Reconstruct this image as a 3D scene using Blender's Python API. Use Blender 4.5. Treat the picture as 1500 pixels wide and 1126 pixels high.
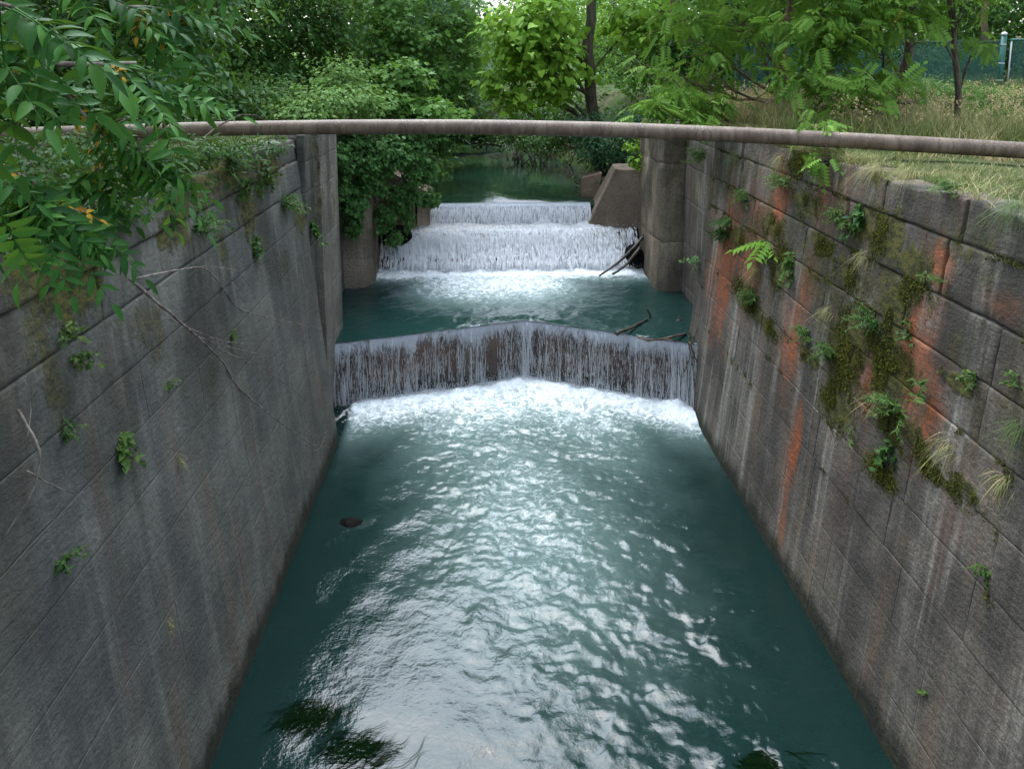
import bpy, math, random
import numpy as np
from mathutils import Vector, Matrix
rad = math.radians
for o in list(bpy.data.objects): bpy.data.objects.remove(o)
scene = bpy.context.scene
COL = scene.collection

# ------------------------------------------------------------------ camera
CAM = np.array([0.0, 0.0, 7.7]); FPX = 1050.0; PITCH = rad(8.35)
PX0, PY0 = 750.0, 88 + FPX * math.tan(PITCH)
YAW = math.atan(34 / (FPX / math.cos(PITCH)))
cam = bpy.data.cameras.new('camera'); cam_o = bpy.data.objects.new('camera', cam); COL.objects.link(cam_o)
cam_o.location = CAM; cam_o.rotation_euler = (rad(90) - PITCH, 0, -YAW)
cam.sensor_fit = 'HORIZONTAL'; cam.sensor_width = 36; cam.lens = 36 * FPX / 1500
cam.shift_y = -(563 - PY0) / 1500
cam.clip_start = 0.05; cam.clip_end = 1500
scene.camera = cam_o

# ------------------------------------------------------------------ sky, sun, exposure
SUN_EL, SUN_ROT = rad(65), rad(-14)
world = bpy.data.worlds.new('World'); scene.world = world; world.use_nodes = True
wn = world.node_tree; wn.nodes.clear()
sky = wn.nodes.new('ShaderNodeTexSky'); sky.sky_type = 'NISHITA'; sky.sun_disc = False
sky.sun_elevation = SUN_EL; sky.sun_rotation = SUN_ROT; sky.air_density = 1.0; sky.dust_density = 3.0; sky.ozone_density = 1.0
hs = wn.nodes.new('ShaderNodeHueSaturation'); hs.inputs['Saturation'].default_value = 0.62
bg = wn.nodes.new('ShaderNodeBackground'); bg.inputs['Strength'].default_value = 0.15
wo = wn.nodes.new('ShaderNodeOutputWorld')
wn.links.new(sky.outputs[0], hs.inputs['Color']); wn.links.new(hs.outputs[0], bg.inputs[0]); wn.links.new(bg.outputs[0], wo.inputs[0])
sl = bpy.data.lights.new('sun', 'SUN'); sl.energy = 1.5; sl.angle = rad(56); sl.color = (0.66, 0.83, 1.0)
so = bpy.data.objects.new('sun', sl); COL.objects.link(so)
sd = Vector((math.sin(SUN_ROT) * math.cos(SUN_EL), math.cos(SUN_ROT) * math.cos(SUN_EL), math.sin(SUN_EL)))
so.rotation_euler = sd.to_track_quat('Z', 'Y').to_euler()
scene.view_settings.view_transform = 'Standard'; scene.view_settings.look = 'None'
scene.view_settings.exposure = 2.05; scene.view_settings.gamma = 1.0
scene.render.engine = 'CYCLES'
scene.cycles.max_bounces = 4; scene.cycles.diffuse_bounces = 2; scene.cycles.glossy_bounces = 2
scene.cycles.transparent_max_bounces = 6; scene.cycles.use_denoising = True

# ------------------------------------------------------------------ measuring helpers
_F = np.array([math.sin(YAW) * math.cos(PITCH), math.cos(YAW) * math.cos(PITCH), -math.sin(PITCH)])
_R = np.array([math.cos(YAW), -math.sin(YAW), 0.0]); _U = np.cross(_R, _F)
def ray(px, py): return _F + _R * (px - PX0) / FPX + _U * (PY0 - py) / FPX
def at(px, py, Y): d = ray(px, py); return CAM + d * (Y / d[1])
def on_z(px, py, z): d = ray(px, py); return CAM + d * ((z - CAM[2]) / d[2])
XL, XR, BAT = -3.10, 4.42, 0.10                        # toe of each chamber wall and their batter
def on_wall(px, py, side):
    x0, b = (XL, -BAT) if side < 0 else (XR, BAT)
    d = ray(px, py); t = (x0 + b * CAM[2]) / (d[0] - b * d[2]); return CAM + d * t
def wallx(z, side): return XL - BAT * z if side < 0 else XR + BAT * z

# ------------------------------------------------------------------ mesh helpers
class Geo:
    def __init__(s): s.V = []; s.Q = []; s.T = []; s.n = 0; s.A = []
    def add(s, V, Q=None, T=None, a=None):
        V = np.asarray(V, float).reshape(-1, 3)
        if Q is not None and len(Q): s.Q.append(np.asarray(Q, int) + s.n)
        if T is not None and len(T): s.T.append(np.asarray(T, int) + s.n)
        s.V.append(V); s.n += len(V)
        s.A.append(np.full(len(V), 0.5) if a is None else np.broadcast_to(np.asarray(a, float), (len(V),)))
    def box(s, lo, hi, a=None):
        x0, y0, z0 = lo; x1, y1, z1 = hi
        s.add([(x0,y0,z0),(x1,y0,z0),(x1,y1,z0),(x0,y1,z0),(x0,y0,z1),(x1,y0,z1),(x1,y1,z1),(x0,y1,z1)],
              [(0,3,2,1),(4,5,6,7),(0,1,5,4),(1,2,6,5),(2,3,7,6),(3,0,4,7)], a=a)
    def tube(s, pts, radii, n=7, a=None, cap=True):
        P = np.asarray(pts, float); m = len(P); r = np.broadcast_to(np.asarray(radii, float), (m,))
        t = np.gradient(P, axis=0); t /= np.linalg.norm(t, axis=1)[:, None] + 1e-9
        ref = np.array([0.31, 0.17, 0.93]) if abs(t[0][2]) < 0.8 else np.array([0.93, 0.2, 0.1])
        u = np.cross(t, ref); u /= np.linalg.norm(u, axis=1)[:, None] + 1e-9; w = np.cross(t, u)
        an = np.arange(n) * 2 * math.pi / n
        V = P[:, None] + r[:, None, None] * (np.cos(an)[None, :, None] * u[:, None] + np.sin(an)[None, :, None] * w[:, None])
        i, j = np.meshgrid(np.arange(m - 1), np.arange(n), indexing='ij'); j2 = (j + 1) % n
        Q = np.stack([i*n+j, i*n+j2, (i+1)*n+j2, (i+1)*n+j], -1).reshape(-1, 4)
        V = V.reshape(-1, 3); T = None
        if cap:
            V = np.vstack([V, P[0], P[-1]]); k = m * n
            T = [(k, (q+1) % n, q) for q in range(n)] + [(k+1, (m-1)*n+q, (m-1)*n+(q+1) % n) for q in range(n)]
        s.add(V, Q, T, a)
    def mesh(s, name, mat, smooth=False, attr=None):
        V = np.vstack(s.V); me = bpy.data.meshes.new(name)
        Q = np.vstack(s.Q) if s.Q else np.zeros((0, 4), int); T = np.vstack(s.T) if s.T else np.zeros((0, 3), int)
        loops = np.concatenate([Q.ravel(), T.ravel()]).astype(np.int32)
        st = np.concatenate([np.arange(len(Q)) * 4, len(Q) * 4 + np.arange(len(T)) * 3]).astype(np.int32)
        me.vertices.add(len(V)); me.vertices.foreach_set('co', V.ravel().astype(np.float32))
        me.loops.add(len(loops)); me.loops.foreach_set('vertex_index', loops)
        me.polygons.add(len(st)); me.polygons.foreach_set('loop_start', st)
        if smooth: me.polygons.foreach_set('use_smooth', np.ones(len(st), bool))
        me.update(calc_edges=True)
        if attr:
            at_ = me.attributes.new(attr, 'FLOAT', 'POINT'); at_.data.foreach_set('value', np.concatenate(s.A).astype(np.float32))
        if mat: me.materials.append(mat)
        return me
    def obj(s, name, mat, parent=None, smooth=False, attr=None):
        return link(name, s.mesh(name, mat, smooth, attr), parent)
def link(name, data, parent=None):
    o = bpy.data.objects.new(name, data); COL.objects.link(o)
    if parent is not None: o.parent = parent
    return o
def tag(o, label=None, cat=None, group=None, kind=None):
    if label: o['label'] = label
    if cat: o['category'] = cat
    if group: o['group'] = group
    if kind: o['kind'] = kind
    return o
def thing(name, label, cat, group=None, loc=None):
    o = link(name, None); o.empty_display_size = 0.1
    return tag(o, label, cat, group)

def _hash(ix, iy, seed):
    h = np.sin(ix * 127.1 + iy * 311.7 + seed * 74.7) * 43758.5453
    return h - np.floor(h)
def vn(x, y, seed=0):
    x = np.asarray(x, float); y = np.asarray(y, float)
    ix, iy = np.floor(x), np.floor(y); fx, fy = x - ix, y - iy
    fx = fx*fx*fx*(fx*(fx*6-15)+10); fy = fy*fy*fy*(fy*(fy*6-15)+10)
    a = _hash(ix, iy, seed); b = _hash(ix+1, iy, seed); c = _hash(ix, iy+1, seed); d = _hash(ix+1, iy+1, seed)
    return (a*(1-fx)+b*fx)*(1-fy) + (c*(1-fx)+d*fx)*fy
def fbm(x, y, seed=0, oct=4):
    s = 0; a = 0.5
    for k in range(oct):
        s = s + a * vn(x * 2**k, y * 2**k, seed + k * 13); a *= 0.5
    return s
def sstep(a, b, x): t = np.clip((x - a) / (b - a), 0, 1); return t*t*(3-2*t)

# ------------------------------------------------------------------ material helpers
class NT:
    def __init__(s, name):
        s.m = bpy.data.materials.new(name); s.m.use_nodes = True; s.t = s.m.node_tree; s.t.nodes.clear()
        s.out = s.t.nodes.new('ShaderNodeOutputMaterial'); s._pos = None
    def n(s, typ, **kw):
        nd = s.t.nodes.new(typ)
        for k, v in kw.items(): setattr(nd, k, v)
        return nd
    def set(s, sock, v):
        if isinstance(v, bpy.types.NodeSocket): s.t.links.new(v, sock)
        elif isinstance(v, (tuple, list)) and len(v) == 3 and sock.type == 'RGBA': sock.default_value = (*v, 1)
        else: sock.default_value = v
    def pos(s):
        if s._pos is None: s._pos = s.n('ShaderNodeNewGeometry').outputs['Position']
        return s._pos
    def xyz(s):
        p = s.n('ShaderNodeSeparateXYZ'); s.set(p.inputs[0], s.pos()); return p.outputs
    def scaled(s, v, off=(0,0,0)):
        m = s.n('ShaderNodeVectorMath', operation='MULTIPLY'); s.set(m.inputs[0], s.pos()); m.inputs[1].default_value = v
        if any(off):
            a = s.n('ShaderNodeVectorMath', operation='ADD'); s.set(a.inputs[0], m.outputs[0]); a.inputs[1].default_value = off; return a.outputs[0]
        return m.outputs[0]
    def noise(s, vec, scale=1.0, detail=4.0, rough=0.55, dist=0.0):
        q = s.n('ShaderNodeTexNoise'); s.set(q.inputs['Vector'], vec); q.inputs['Scale'].default_value = scale
        q.inputs['Detail'].default_value = detail; q.inputs['Roughness'].default_value = rough; q.inputs['Distortion'].default_value = dist
        return q.outputs['Fac']
    def math(s, op, a, b=0.0, c=0.0, clamp=False):
        q = s.n('ShaderNodeMath', operation=op); q.use_clamp = clamp
        s.set(q.inputs[0], a); s.set(q.inputs[1], b); s.set(q.inputs[2], c); return q.outputs[0]
    def ramp(s, f, a, b, lo=0.0, hi=1.0):
        q = s.n('ShaderNodeMapRange', interpolation_type='SMOOTHSTEP'); s.set(q.inputs['Value'], f)
        q.inputs['From Min'].default_value = a; q.inputs['From Max'].default_value = b
        q.inputs['To Min'].default_value = lo; q.inputs['To Max'].default_value = hi; return q.outputs[0]
    def mix(s, f, a, b, bt='MIX'):
        q = s.n('ShaderNodeMix', data_type='RGBA', blend_type=bt); s.set(q.inputs[0], f); s.set(q.inputs[6], a); s.set(q.inputs[7], b)
        return q.outputs[2]
    def attr(s, name): return s.n('ShaderNodeAttribute', attribute_name=name).outputs['Fac']
    def orand(s): return s.n('ShaderNodeObjectInfo').outputs['Random']
    def bump(s, h, strength=0.5, dist=0.02, normal=None):
        q = s.n('ShaderNodeBump'); s.set(q.inputs['Height'], h); s.set(q.inputs['Strength'], strength); q.inputs['Distance'].default_value = dist
        if normal is not None: s.set(q.inputs['Normal'], normal)
        return q.outputs[0]
    def bsdf(s, color, rough=0.8, spec=0.3, normal=None, metal=0.0, alpha=None, ior=None):
        q = s.n('ShaderNodeBsdfPrincipled'); s.set(q.inputs['Base Color'], color); s.set(q.inputs['Roughness'], rough)
        s.set(q.inputs['Specular IOR Level'], spec); s.set(q.inputs['Metallic'], metal)
        if normal is not None: s.set(q.inputs['Normal'], normal)
        if alpha is not None: s.set(q.inputs['Alpha'], alpha)
        if ior is not None: q.inputs['IOR'].default_value = ior
        return q.outputs[0]
    def mixsh(s, f, a, b):
        q = s.n('ShaderNodeMixShader'); s.set(q.inputs[0], f); s.set(q.inputs[1], a); s.set(q.inputs[2], b); return q.outputs[0]
    def done(s, sh): s.t.links.new(sh, s.out.inputs['Surface']); return s.m

def leaf_mat(name, dark, mid, light, trans=0.3, rough=0.42, odd=None):
    s = NT(name); t = s.attr('tint')
    if name == 'leaf_walnut': t = s.math('ADD', s.math('MULTIPLY', t, .6), s.math('SUBTRACT', s.math('MULTIPLY', s.orand(), .75), .18))
    c = s.mix(s.ramp(t, 0.0, 0.5), dark, mid); c = s.mix(s.ramp(t, 0.5, 0.97), c, light)
    if odd: c = s.mix(s.math('GREATER_THAN', t, 0.985), c, odd)
    b = s.bsdf(c, rough + .10, 0.13)
    tr = s.n('ShaderNodeBsdfTranslucent'); s.set(tr.inputs[0], s.mix(0.5, c, (0.12, 0.20, 0.02)))
    return s.done(s.mixsh(trans, b, tr.outputs[0]))
def bark_mat(name, a, b):
    s = NT(name); n1 = s.noise(s.scaled((14, 14, 2.5)), 1, 5, 0.6); n2 = s.noise(s.pos(), 1.3, 3)
    c = s.mix(s.ramp(n1, .3, .7), a, b); c = s.mix(s.ramp(n2, .45, .7, 0, .5), c, (0.06, 0.075, 0.035))
    return s.done(s.bsdf(c, .9, .2, s.bump(n1, .8, .02)))

def wall_mat(name, base, light, dark, side, moss=(), rust=()):
    """Weathered limestone / concrete lock wall: vertical run-off streaks, algae, moss and rust coloured stains."""
    s = NT(name); X = s.xyz()
    streak = s.noise(s.scaled((.3, 5.0, .22)), 1, 4, .6); streak2 = s.noise(s.scaled((.3, 1.7, .12), (3, 7, 1)), 1, 4, .6)
    blotch = s.noise(s.scaled((.8, .8, .8)), 1, 5, .62); grain = s.noise(s.pos(), 26, 5, .7); fine = s.noise(s.pos(), 95, 3, .6)
    pit = s.noise(s.scaled((1, .8, 1.7)), 8, 5, .68); tool = s.noise(s.scaled((4, 5, 34)), 1, 3, .6)
    c = s.mix(s.ramp(blotch, .32, .68), dark, base)
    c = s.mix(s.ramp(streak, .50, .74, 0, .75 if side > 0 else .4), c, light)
    c = s.mix(s.ramp(streak2, .50, .66, 0, .72), c, dark)
    c = s.mix(s.ramp(s.noise(s.scaled((.5, 2.6, .35), (9, 2, 4)), 1, 5, .6), .52, .72, 0, .6), c, (base[0]*.92, base[1]*.70, base[2]*.55))
    c = s.mix(s.math('MULTIPLY', s.orand(), .22), c, s.mix(.5, c, dark))
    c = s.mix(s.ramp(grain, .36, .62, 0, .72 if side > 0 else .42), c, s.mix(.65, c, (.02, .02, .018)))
    c = s.mix(s.ramp(fine, .56, .8, 0, .5), c, light)
    def ellipses(L, wob, scale):
        wn_ = s.math('MULTIPLY', s.math('SUBTRACT', s.noise(s.scaled((1, 1, .55)), scale, 5, .65), .5), wob)
        best = None
        for (y, z, ry, rz) in L:
            a = s.math('POWER', s.math('DIVIDE', s.math('SUBTRACT', X[1], y), ry), 2)
            b = s.math('POWER', s.math('DIVIDE', s.math('SUBTRACT', X[2], z), rz), 2)
            d = s.math('SUBTRACT', 1.0, s.math('SQRT', s.math('ADD', a, b)))
            best = d if best is None else s.math('MAXIMUM', best, d)
        return s.math('ADD', best, wn_)
    if rust:
        r = ellipses(rust, 3.0, 2.2)
        rs_ = s.ramp(s.noise(s.scaled((.3, 2.2, .28), (4, 4, 4)), 1, 5, .62), .50, .66)
        c = s.mix(s.math('MULTIPLY', s.math('MULTIPLY', rs_, s.ramp(X[2], .8, 3.6)), .5), c, s.mix(s.ramp(pit, .35, .65), (.13, .060, .036), (.085, .052, .04)))
        rf = s.math('MULTIPLY', s.math('MULTIPLY', s.ramp(r, -.45, .85, 0, .95), s.ramp(grain, .75, .36, .55, 1)), s.ramp(streak, .66, .38, .45, 1))
        c = s.mix(rf, c, s.mix(s.ramp(pit, .35, .65), (.36, .095, .022), (.17, .058, .028)))
    gr = s.math('MULTIPLY', s.ramp(s.noise(s.scaled((.5, 1.1, .4), (1, 9, 2)), 1, 5, .66), .44, .62), s.ramp(X[2], 2.0, 5.2, 0, .72))
    c = s.mix(gr, c, (.030, .028, .020))
    up = s.ramp(s.noise(s.scaled((1, .9, .5), (5, 1, 8)), 1.4, 5, .68), .49 if side > 0 and rust else .54, .66)
    upz = s.ramp(X[2], 2.6, 5.6)
    gm = s.math('MULTIPLY', up, upz)
    if moss:
        e = ellipses(moss, 2.4, 4.5); tr_ = s.math('ADD', e, s.math('MULTIPLY', s.math('SUBTRACT', s.noise(s.scaled((1, 4.5, .35), (2, 6, 3)), 1, 4, .6), .5), 1.6)); gm = s.math('MAXIMUM', s.math('MULTIPLY', gm, .75), s.math('MAXIMUM', s.ramp(e, .0, .42), s.ramp(tr_, .0, .5, 0, .8)))
    mcol = s.mix(s.ramp(pit, .35, .65), (.018, .024, .006), (.095, .085, .016))
    c = s.mix(s.math('MULTIPLY', gm, .92), c, mcol)
    # wet dark algae along the waterline
    wl = s.math('ADD', X[2], s.math('MULTIPLY', s.noise(s.scaled((1, 2.2, 1)), 2, 4), -.55))
    c = s.mix(s.ramp(wl, .18, -.16, 0, .93), c, s.mix(s.ramp(pit, .4, .7), (.012, .014, .011), (.03, .032, .012)))
    h = s.math('ADD', s.math('ADD', s.math('MULTIPLY', pit, 1.0), s.math('MULTIPLY', tool, .12 if side < 0 else .22)), s.math('MULTIPLY', grain, .45)); h = s.math('ADD', h, s.math('MULTIPLY', fine, .15))
    h = s.math('ADD', h, s.math('MULTIPLY', gm, s.math('MULTIPLY', grain, 1.6)))
    return s.done(s.bsdf(c, .88, .22, s.bump(h, .75, .03)))

MAT = {}
def w_(p, side): q = on_wall(p[0], p[1], side); return (q[1], q[2], p[2], p[3])
R_MOSS = [w_(p, 1) for p in [(1205,360,.5,.2),(1130,330,.5,.25),(1245,400,.4,.25),(1185,520,.5,.15),(1340,640,.3,.2),(1400,560,.3,.12),(1080,350,.6,.3),(1300,345,.5,.42),(1338,398,.45,.35),(1268,330,.4,.3),(1310,455,.35,.6),(1300,545,.6,.4),(1312,625,.45,.25),
          (1168,235,.45,.35),(1182,300,.6,.25),(1255,480,.5,.4),(1290,250,.4,.2),(1092,430,.7,.3),(1118,470,.8,.2),(1225,585,.5,.4),(1290,690,.4,.18),
          (1365,690,.5,.14),(1235,530,.45,.5),(1145,390,.4,.5),(1410,710,.35,.1)]]
R_RUST = [(lambda q: (q[0], q[1], q[2]*1.35, q[3]*1.35))(w_(p, 1)) for p in [(1186,425,.22,.55),(1347,540,.26,.55),(1350,620,.2,.35),(1155,690,.16,.75),(1212,300,.35,.35),(1160,500,.3,.5),
          (1376,388,.16,.2),(1333,500,.14,.5),(1270,545,.2,.4),(1470,450,.3,.14),(1100,360,.4,.8),(1140,300,.3,.5),(1062,380,.6,1.1)]]
L_MOSS = [w_(p, -1) for p in [(330,240,1.0,.5),(290,270,.6,.4),(250,330,.5,.4),(390,250,.9,.35),(100,420,.6,.35),(60,390,.5,.3),(360,300,.4,.6),(440,320,.5,.3)]]
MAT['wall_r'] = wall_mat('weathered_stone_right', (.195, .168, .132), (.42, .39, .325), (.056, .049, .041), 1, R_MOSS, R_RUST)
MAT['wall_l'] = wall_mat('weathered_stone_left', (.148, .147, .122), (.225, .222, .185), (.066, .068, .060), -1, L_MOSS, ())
MAT['concrete'] = wall_mat('beige_concrete', (.27, .215, .150), (.37, .31, .235), (.09, .072, .052), 1)
MAT['wing'] = wall_mat('pinkish_concrete', (.37, .275, .20), (.46, .37, .28), (.17, .125, .09), 1)
MAT['quoin'] = wall_mat('grey_quoin_stone', (.25, .235, .19), (.34, .325, .27), (.10, .094, .076), 1)
MAT['dam'] = wall_mat('wet_brown_dam', (.17, .095, .060), (.24, .15, .10), (.05, .035, .025), 1)

def m_simple():
    s = NT('dark_joint'); n = s.noise(s.pos(), 12, 4); MAT['core'] = s.done(s.bsdf(s.mix(s.ramp(n, .35, .65), (.018, .016, .013), (.06, .05, .042)), .95, .1))
    s = NT('soil'); n = s.noise(s.pos(), 2.2, 6, .65); n2 = s.noise(s.pos(), .35, 4)
    c = s.mix(s.ramp(n, .35, .65), (.04, .034, .02), (.10, .085, .045)); c = s.mix(s.ramp(n2, .36, .55, 0, .85), c, (.04, .065, .018))
    MAT['soil'] = s.done(s.bsdf(c, .95, .1, s.bump(n, .8, .08)))
    s = NT('rusty_pipe_paint'); n = s.noise(s.scaled((3, 3, 3)), 1, 5, .6); st = s.noise(s.scaled((14, 2, 2)), 1, 4, .6); sp = s.noise(s.pos(), 38, 4, .7)
    up = s.n('ShaderNodeNewGeometry'); nz = s.n('ShaderNodeSeparateXYZ'); s.set(nz.inputs[0], up.outputs['Normal'])
    lich = s.math('ADD', s.math('MULTIPLY', sp, .9), s.math('MULTIPLY', st, .45))
    lich = s.math('MULTIPLY', s.ramp(lich, .70, .92, 0, .8), s.ramp(nz.outputs[2], -.15, .85))
    c = s.mix(s.ramp(n, .35, .65), (.095, .064, .044), (.165, .122, .085)); c = s.mix(s.ramp(st, .45, .65, 0, .7), c, (.065, .038, .025))
    c = s.mix(lich, c, (.36, .35, .29))
    MAT['pipe'] = s.done(s.bsdf(c, .6, .35, s.bump(sp, .35, .006)))
    s = NT('dead_wood'); n = s.noise(s.scaled((6, 6, 20)), 1, 5, .6)
    MAT['wood'] = s.done(s.bsdf(s.mix(s.ramp(n, .35, .65), (.05, .033, .022), (.17, .12, .085)), .85, .2, s.bump(n, .6, .01)))
    s = NT('wet_wood'); n = s.noise(s.scaled((6, 6, 9)), 1, 5, .6)
    MAT['wetwood'] = s.done(s.bsdf(s.mix(s.ramp(n, .35, .65), (.018, .013, .009), (.07, .05, .035)), .45, .5, s.bump(n, .6, .01)))
    s = NT('pale_twig'); n = s.noise(s.pos(), 9, 4); MAT['twig'] = s.done(s.bsdf(s.mix(s.ramp(n, .35, .65), (.08, .065, .05), (.24, .21, .17)), .85, .2))
    s = NT('green_fence_paint'); n = s.noise(s.pos(), 5, 4); MAT['fence'] = s.done(s.bsdf(s.mix(s.ramp(n, .4, .6), (.012, .085, .07), (.02, .12, .10)), .45, .4))
    s = NT('green_fence_wire'); MAT['wire'] = s.done(s.bsdf((.020, .12, .105), .5, .3))
    s = NT('galvanised_metal'); n = s.noise(s.pos(), 6, 4); MAT['galv'] = s.done(s.bsdf(s.mix(n, (.4, .42, .44), (.6, .6, .6)), .45, .5))
    s = NT('rusted_rail'); n = s.noise(s.pos(), 8, 5); MAT['rust'] = s.done(s.bsdf(s.mix(s.ramp(n, .4, .6), (.05, .03, .022), (.11, .055, .03)), .8, .2))
    s = NT('wet_rock'); n = s.noise(s.pos(), 5, 6, .65); MAT['rock'] = s.done(s.bsdf(s.mix(s.ramp(n, .35, .7), (.003, .003, .0028), (.010, .009, .008)), .8, .05, s.bump(n, .8, .05)))
    s = NT('water_weed'); t = s.attr('tint'); MAT['weed'] = s.done(s.bsdf(s.mix(t, (.001, .004, .0015), (.004, .012, .003)), 1.0, 0.0))
    s = NT('moss'); t = s.attr('tint'); MAT['moss'] = s.done(s.bsdf(s.mix(t, (.012, .02, .004), (.085, .085, .014)), .95, .1))
    s = NT('grass_blade'); t = s.attr('tint')
    c = s.mix(s.ramp(t, .1, .5), (.045, .095, .016), (.125, .155, .04)); c = s.mix(s.ramp(t, .5, .9), c, (.46, .36, .18))
    b = s.bsdf(c, .6, .25); tr = s.n('ShaderNodeBsdfTranslucent'); s.set(tr.inputs[0], c); MAT['grass'] = s.done(s.mixsh(.3, b, tr.outputs[0]))
    s = NT('green_stem'); MAT['stem'] = s.done(s.bsdf((.10, .13, .03), .6, .3))
    s = NT('lilac_petal'); MAT['petal'] = s.done(s.bsdf((.35, .22, .5), .6, .3))
m_simple()
MAT['bark'] = bark_mat('grey_brown_bark', (.03, .024, .018), (.115, .09, .065))
MAT['bark_tan'] = bark_mat('tan_bark', (.10, .065, .04), (.22, .15, .095))
MAT['leaf_walnut'] = leaf_mat('leaf_walnut', (.009, .045, .008), (.024, .098, .013), (.062, .17, .026), .28, .40)
MAT['leaf_weed'] = leaf_mat('leaf_weed', (.025, .060, .012), (.050, .105, .020), (.09, .15, .03), .3, .5)
MAT['leaf_yellow'] = leaf_mat('leaf_yellow', (.28, .20, .02), (.42, .25, .02), (.40, .16, .02), .3, .5)
MAT['leaf_bright'] = leaf_mat('leaf_bright', (.09, .20, .018), (.17, .33, .03), (.26, .43, .05), .45, .45)
MAT['leaf_maple'] = leaf_mat('leaf_maple', (.035, .105, .018), (.08, .19, .034), (.14, .27, .055), .42, .42)
MAT['leaf_dark'] = leaf_mat('leaf_dark', (.009, .036, .006), (.024, .075, .012), (.055, .13, .024), .28, .45)
MAT['leaf_mid'] = leaf_mat('leaf_mid', (.06, .15, .018), (.115, .24, .03), (.19, .33, .05), .45, .45, (.40, .30, .03))
MAT['leaf_blue'] = leaf_mat('leaf_blue', (.026, .075, .034), (.055, .135, .062), (.09, .19, .09), .3, .42)
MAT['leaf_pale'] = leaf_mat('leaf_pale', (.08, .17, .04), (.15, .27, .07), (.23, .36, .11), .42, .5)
MAT['leaf_ivy'] = leaf_mat('leaf_ivy', (.035, .105, .030), (.075, .18, .048), (.14, .27, .085), .28, .36)

def water_mat(name, deep, aer, foamy, bs, ior):
    s = NT(name); f = s.attr('foam')
    n1 = s.noise(s.pos(), 5.5, 6, .62, .9); n2 = s.noise(s.pos(), 19, 5, .6, .6); n3 = s.noise(s.pos(), 1.6, 4, .55, .5)
    web = s.math('ABSOLUTE', s.math('SUBTRACT', s.noise(s.pos(), 3.2, 4, .55, 1.2), .5))         # thin foam webs
    webm = s.ramp(web, .055, .0)
    col = s.mix(s.ramp(s.math('ADD', f, s.math('MULTIPLY', s.math('SUBTRACT', n3, .5), .16)), .05, .80), deep, aer)
    fm = s.math('ADD', s.math('MULTIPLY', f, 1.25), s.math('MULTIPLY', s.math('SUBTRACT', n1, .5), .85))
    fm = s.math('ADD', fm, s.math('MULTIPLY', s.math('SUBTRACT', n2, .5), .35))
    fm = s.math('ADD', fm, s.math('MULTIPLY', s.math('MULTIPLY', webm, f), .42))
    fmask = s.ramp(fm, .55, 1.45)
    col = s.mix(s.math('MULTIPLY', fmask, .95), col, foamy)
    h = s.math('ADD', s.math('MULTIPLY', s.noise(s.pos(), 7, 3, .5, .4), .6), s.math('MULTIPLY', s.noise(s.pos(), 22, 3, .55, .4), .30))
    nb = s.bump(h, s.math('ADD', bs, s.math('MULTIPLY', f, .5)), .05)
    b = s.bsdf(col, s.math('ADD', .035, s.math('MULTIPLY', fmask, .5)), .5, nb, ior=ior)
    return s.done(b)
MAT['water'] = water_mat('canal_water', (.0046, .0155, .0135), (.125, .185, .170), (.78, .83, .84), .13, 1.34)
MAT['pool'] = water_mat('pool_water', (.010, .030, .026), (.14, .205, .190), (.78, .83, .84), .18, 1.38)
MAT['river'] = water_mat('river_water', (.012, .032, .018), (.06, .11, .10), (.80, .86, .88), .07, 1.36)
def fall_mats():
    s = NT('falling_water_strand')
    b = s.bsdf((.92, .94, .96), .3, .5); tr = s.n('ShaderNodeBsdfTranslucent'); s.set(tr.inputs[0], (.90, .93, .96))
    tp = s.n('ShaderNodeBsdfTransparent'); MAT['strand'] = s.done(s.mixsh(.5, tp.outputs[0], s.mixsh(.5, b, tr.outputs[0])))
    s = NT('white_spray'); b = s.bsdf((.95, .96, .97), .4, .3); tr = s.n('ShaderNodeBsdfTranslucent'); s.set(tr.inputs[0], (.95, .96, .97)); MAT['spray'] = s.done(s.mixsh(.5, b, tr.outputs[0]))
    s = NT('falling_water_film'); f = s.attr('foam')
    n1 = s.noise(s.scaled((17, 17, 1.5)), 1, 4, .65, .35); n2 = s.noise(s.scaled((60, 60, 9)), 1, 3, .6)
    a = s.math('ADD', s.math('MULTIPLY', n1, .75), s.math('MULTIPLY', n2, .45)); a = s.math('ADD', a, s.math('MULTIPLY', s.math('SUBTRACT', f, .5), .55))
    al = s.ramp(a, .52, .92, .05, .88)
    h = s.math('ADD', n1, s.math('MULTIPLY', n2, .4))
    b = s.bsdf((.74, .79, .86), .16, .6, s.bump(h, .8, .04)); tl = s.n('ShaderNodeBsdfTranslucent'); s.set(tl.inputs[0], (.75, .80, .88)); tp = s.n('ShaderNodeBsdfTransparent')
    MAT['film'] = s.done(s.mixsh(al, tp.outputs[0], s.mixsh(.4, b, tl.outputs[0])))
    s = NT('cascade_white_water'); f = s.attr('foam')
    n1 = s.noise(s.scaled((7, 4, 2.6)), 1, 5, .65, .5); n2 = s.noise(s.scaled((34, 22, 13)), 1, 3, .6)
    a = s.math('ADD', s.math('MULTIPLY', n1, .75), s.math('MULTIPLY', n2, .6)); a = s.math('SUBTRACT', a, .10); a = s.math('ADD', a, s.math('MULTIPLY', s.math('SUBTRACT', f, .5), .9))
    c = s.mix(s.ramp(a, .40, .60), (.10, .10, .095), (.92, .94, .95))
    tl = s.n('ShaderNodeBsdfTranslucent'); s.set(tl.inputs[0], c)
    MAT['cascade'] = s.done(s.mixsh(.45, s.bsdf(c, .4, .4, s.bump(s.math('ADD', n1, n2), .8, .06)), tl.outputs[0]))
fall_mats()

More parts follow.
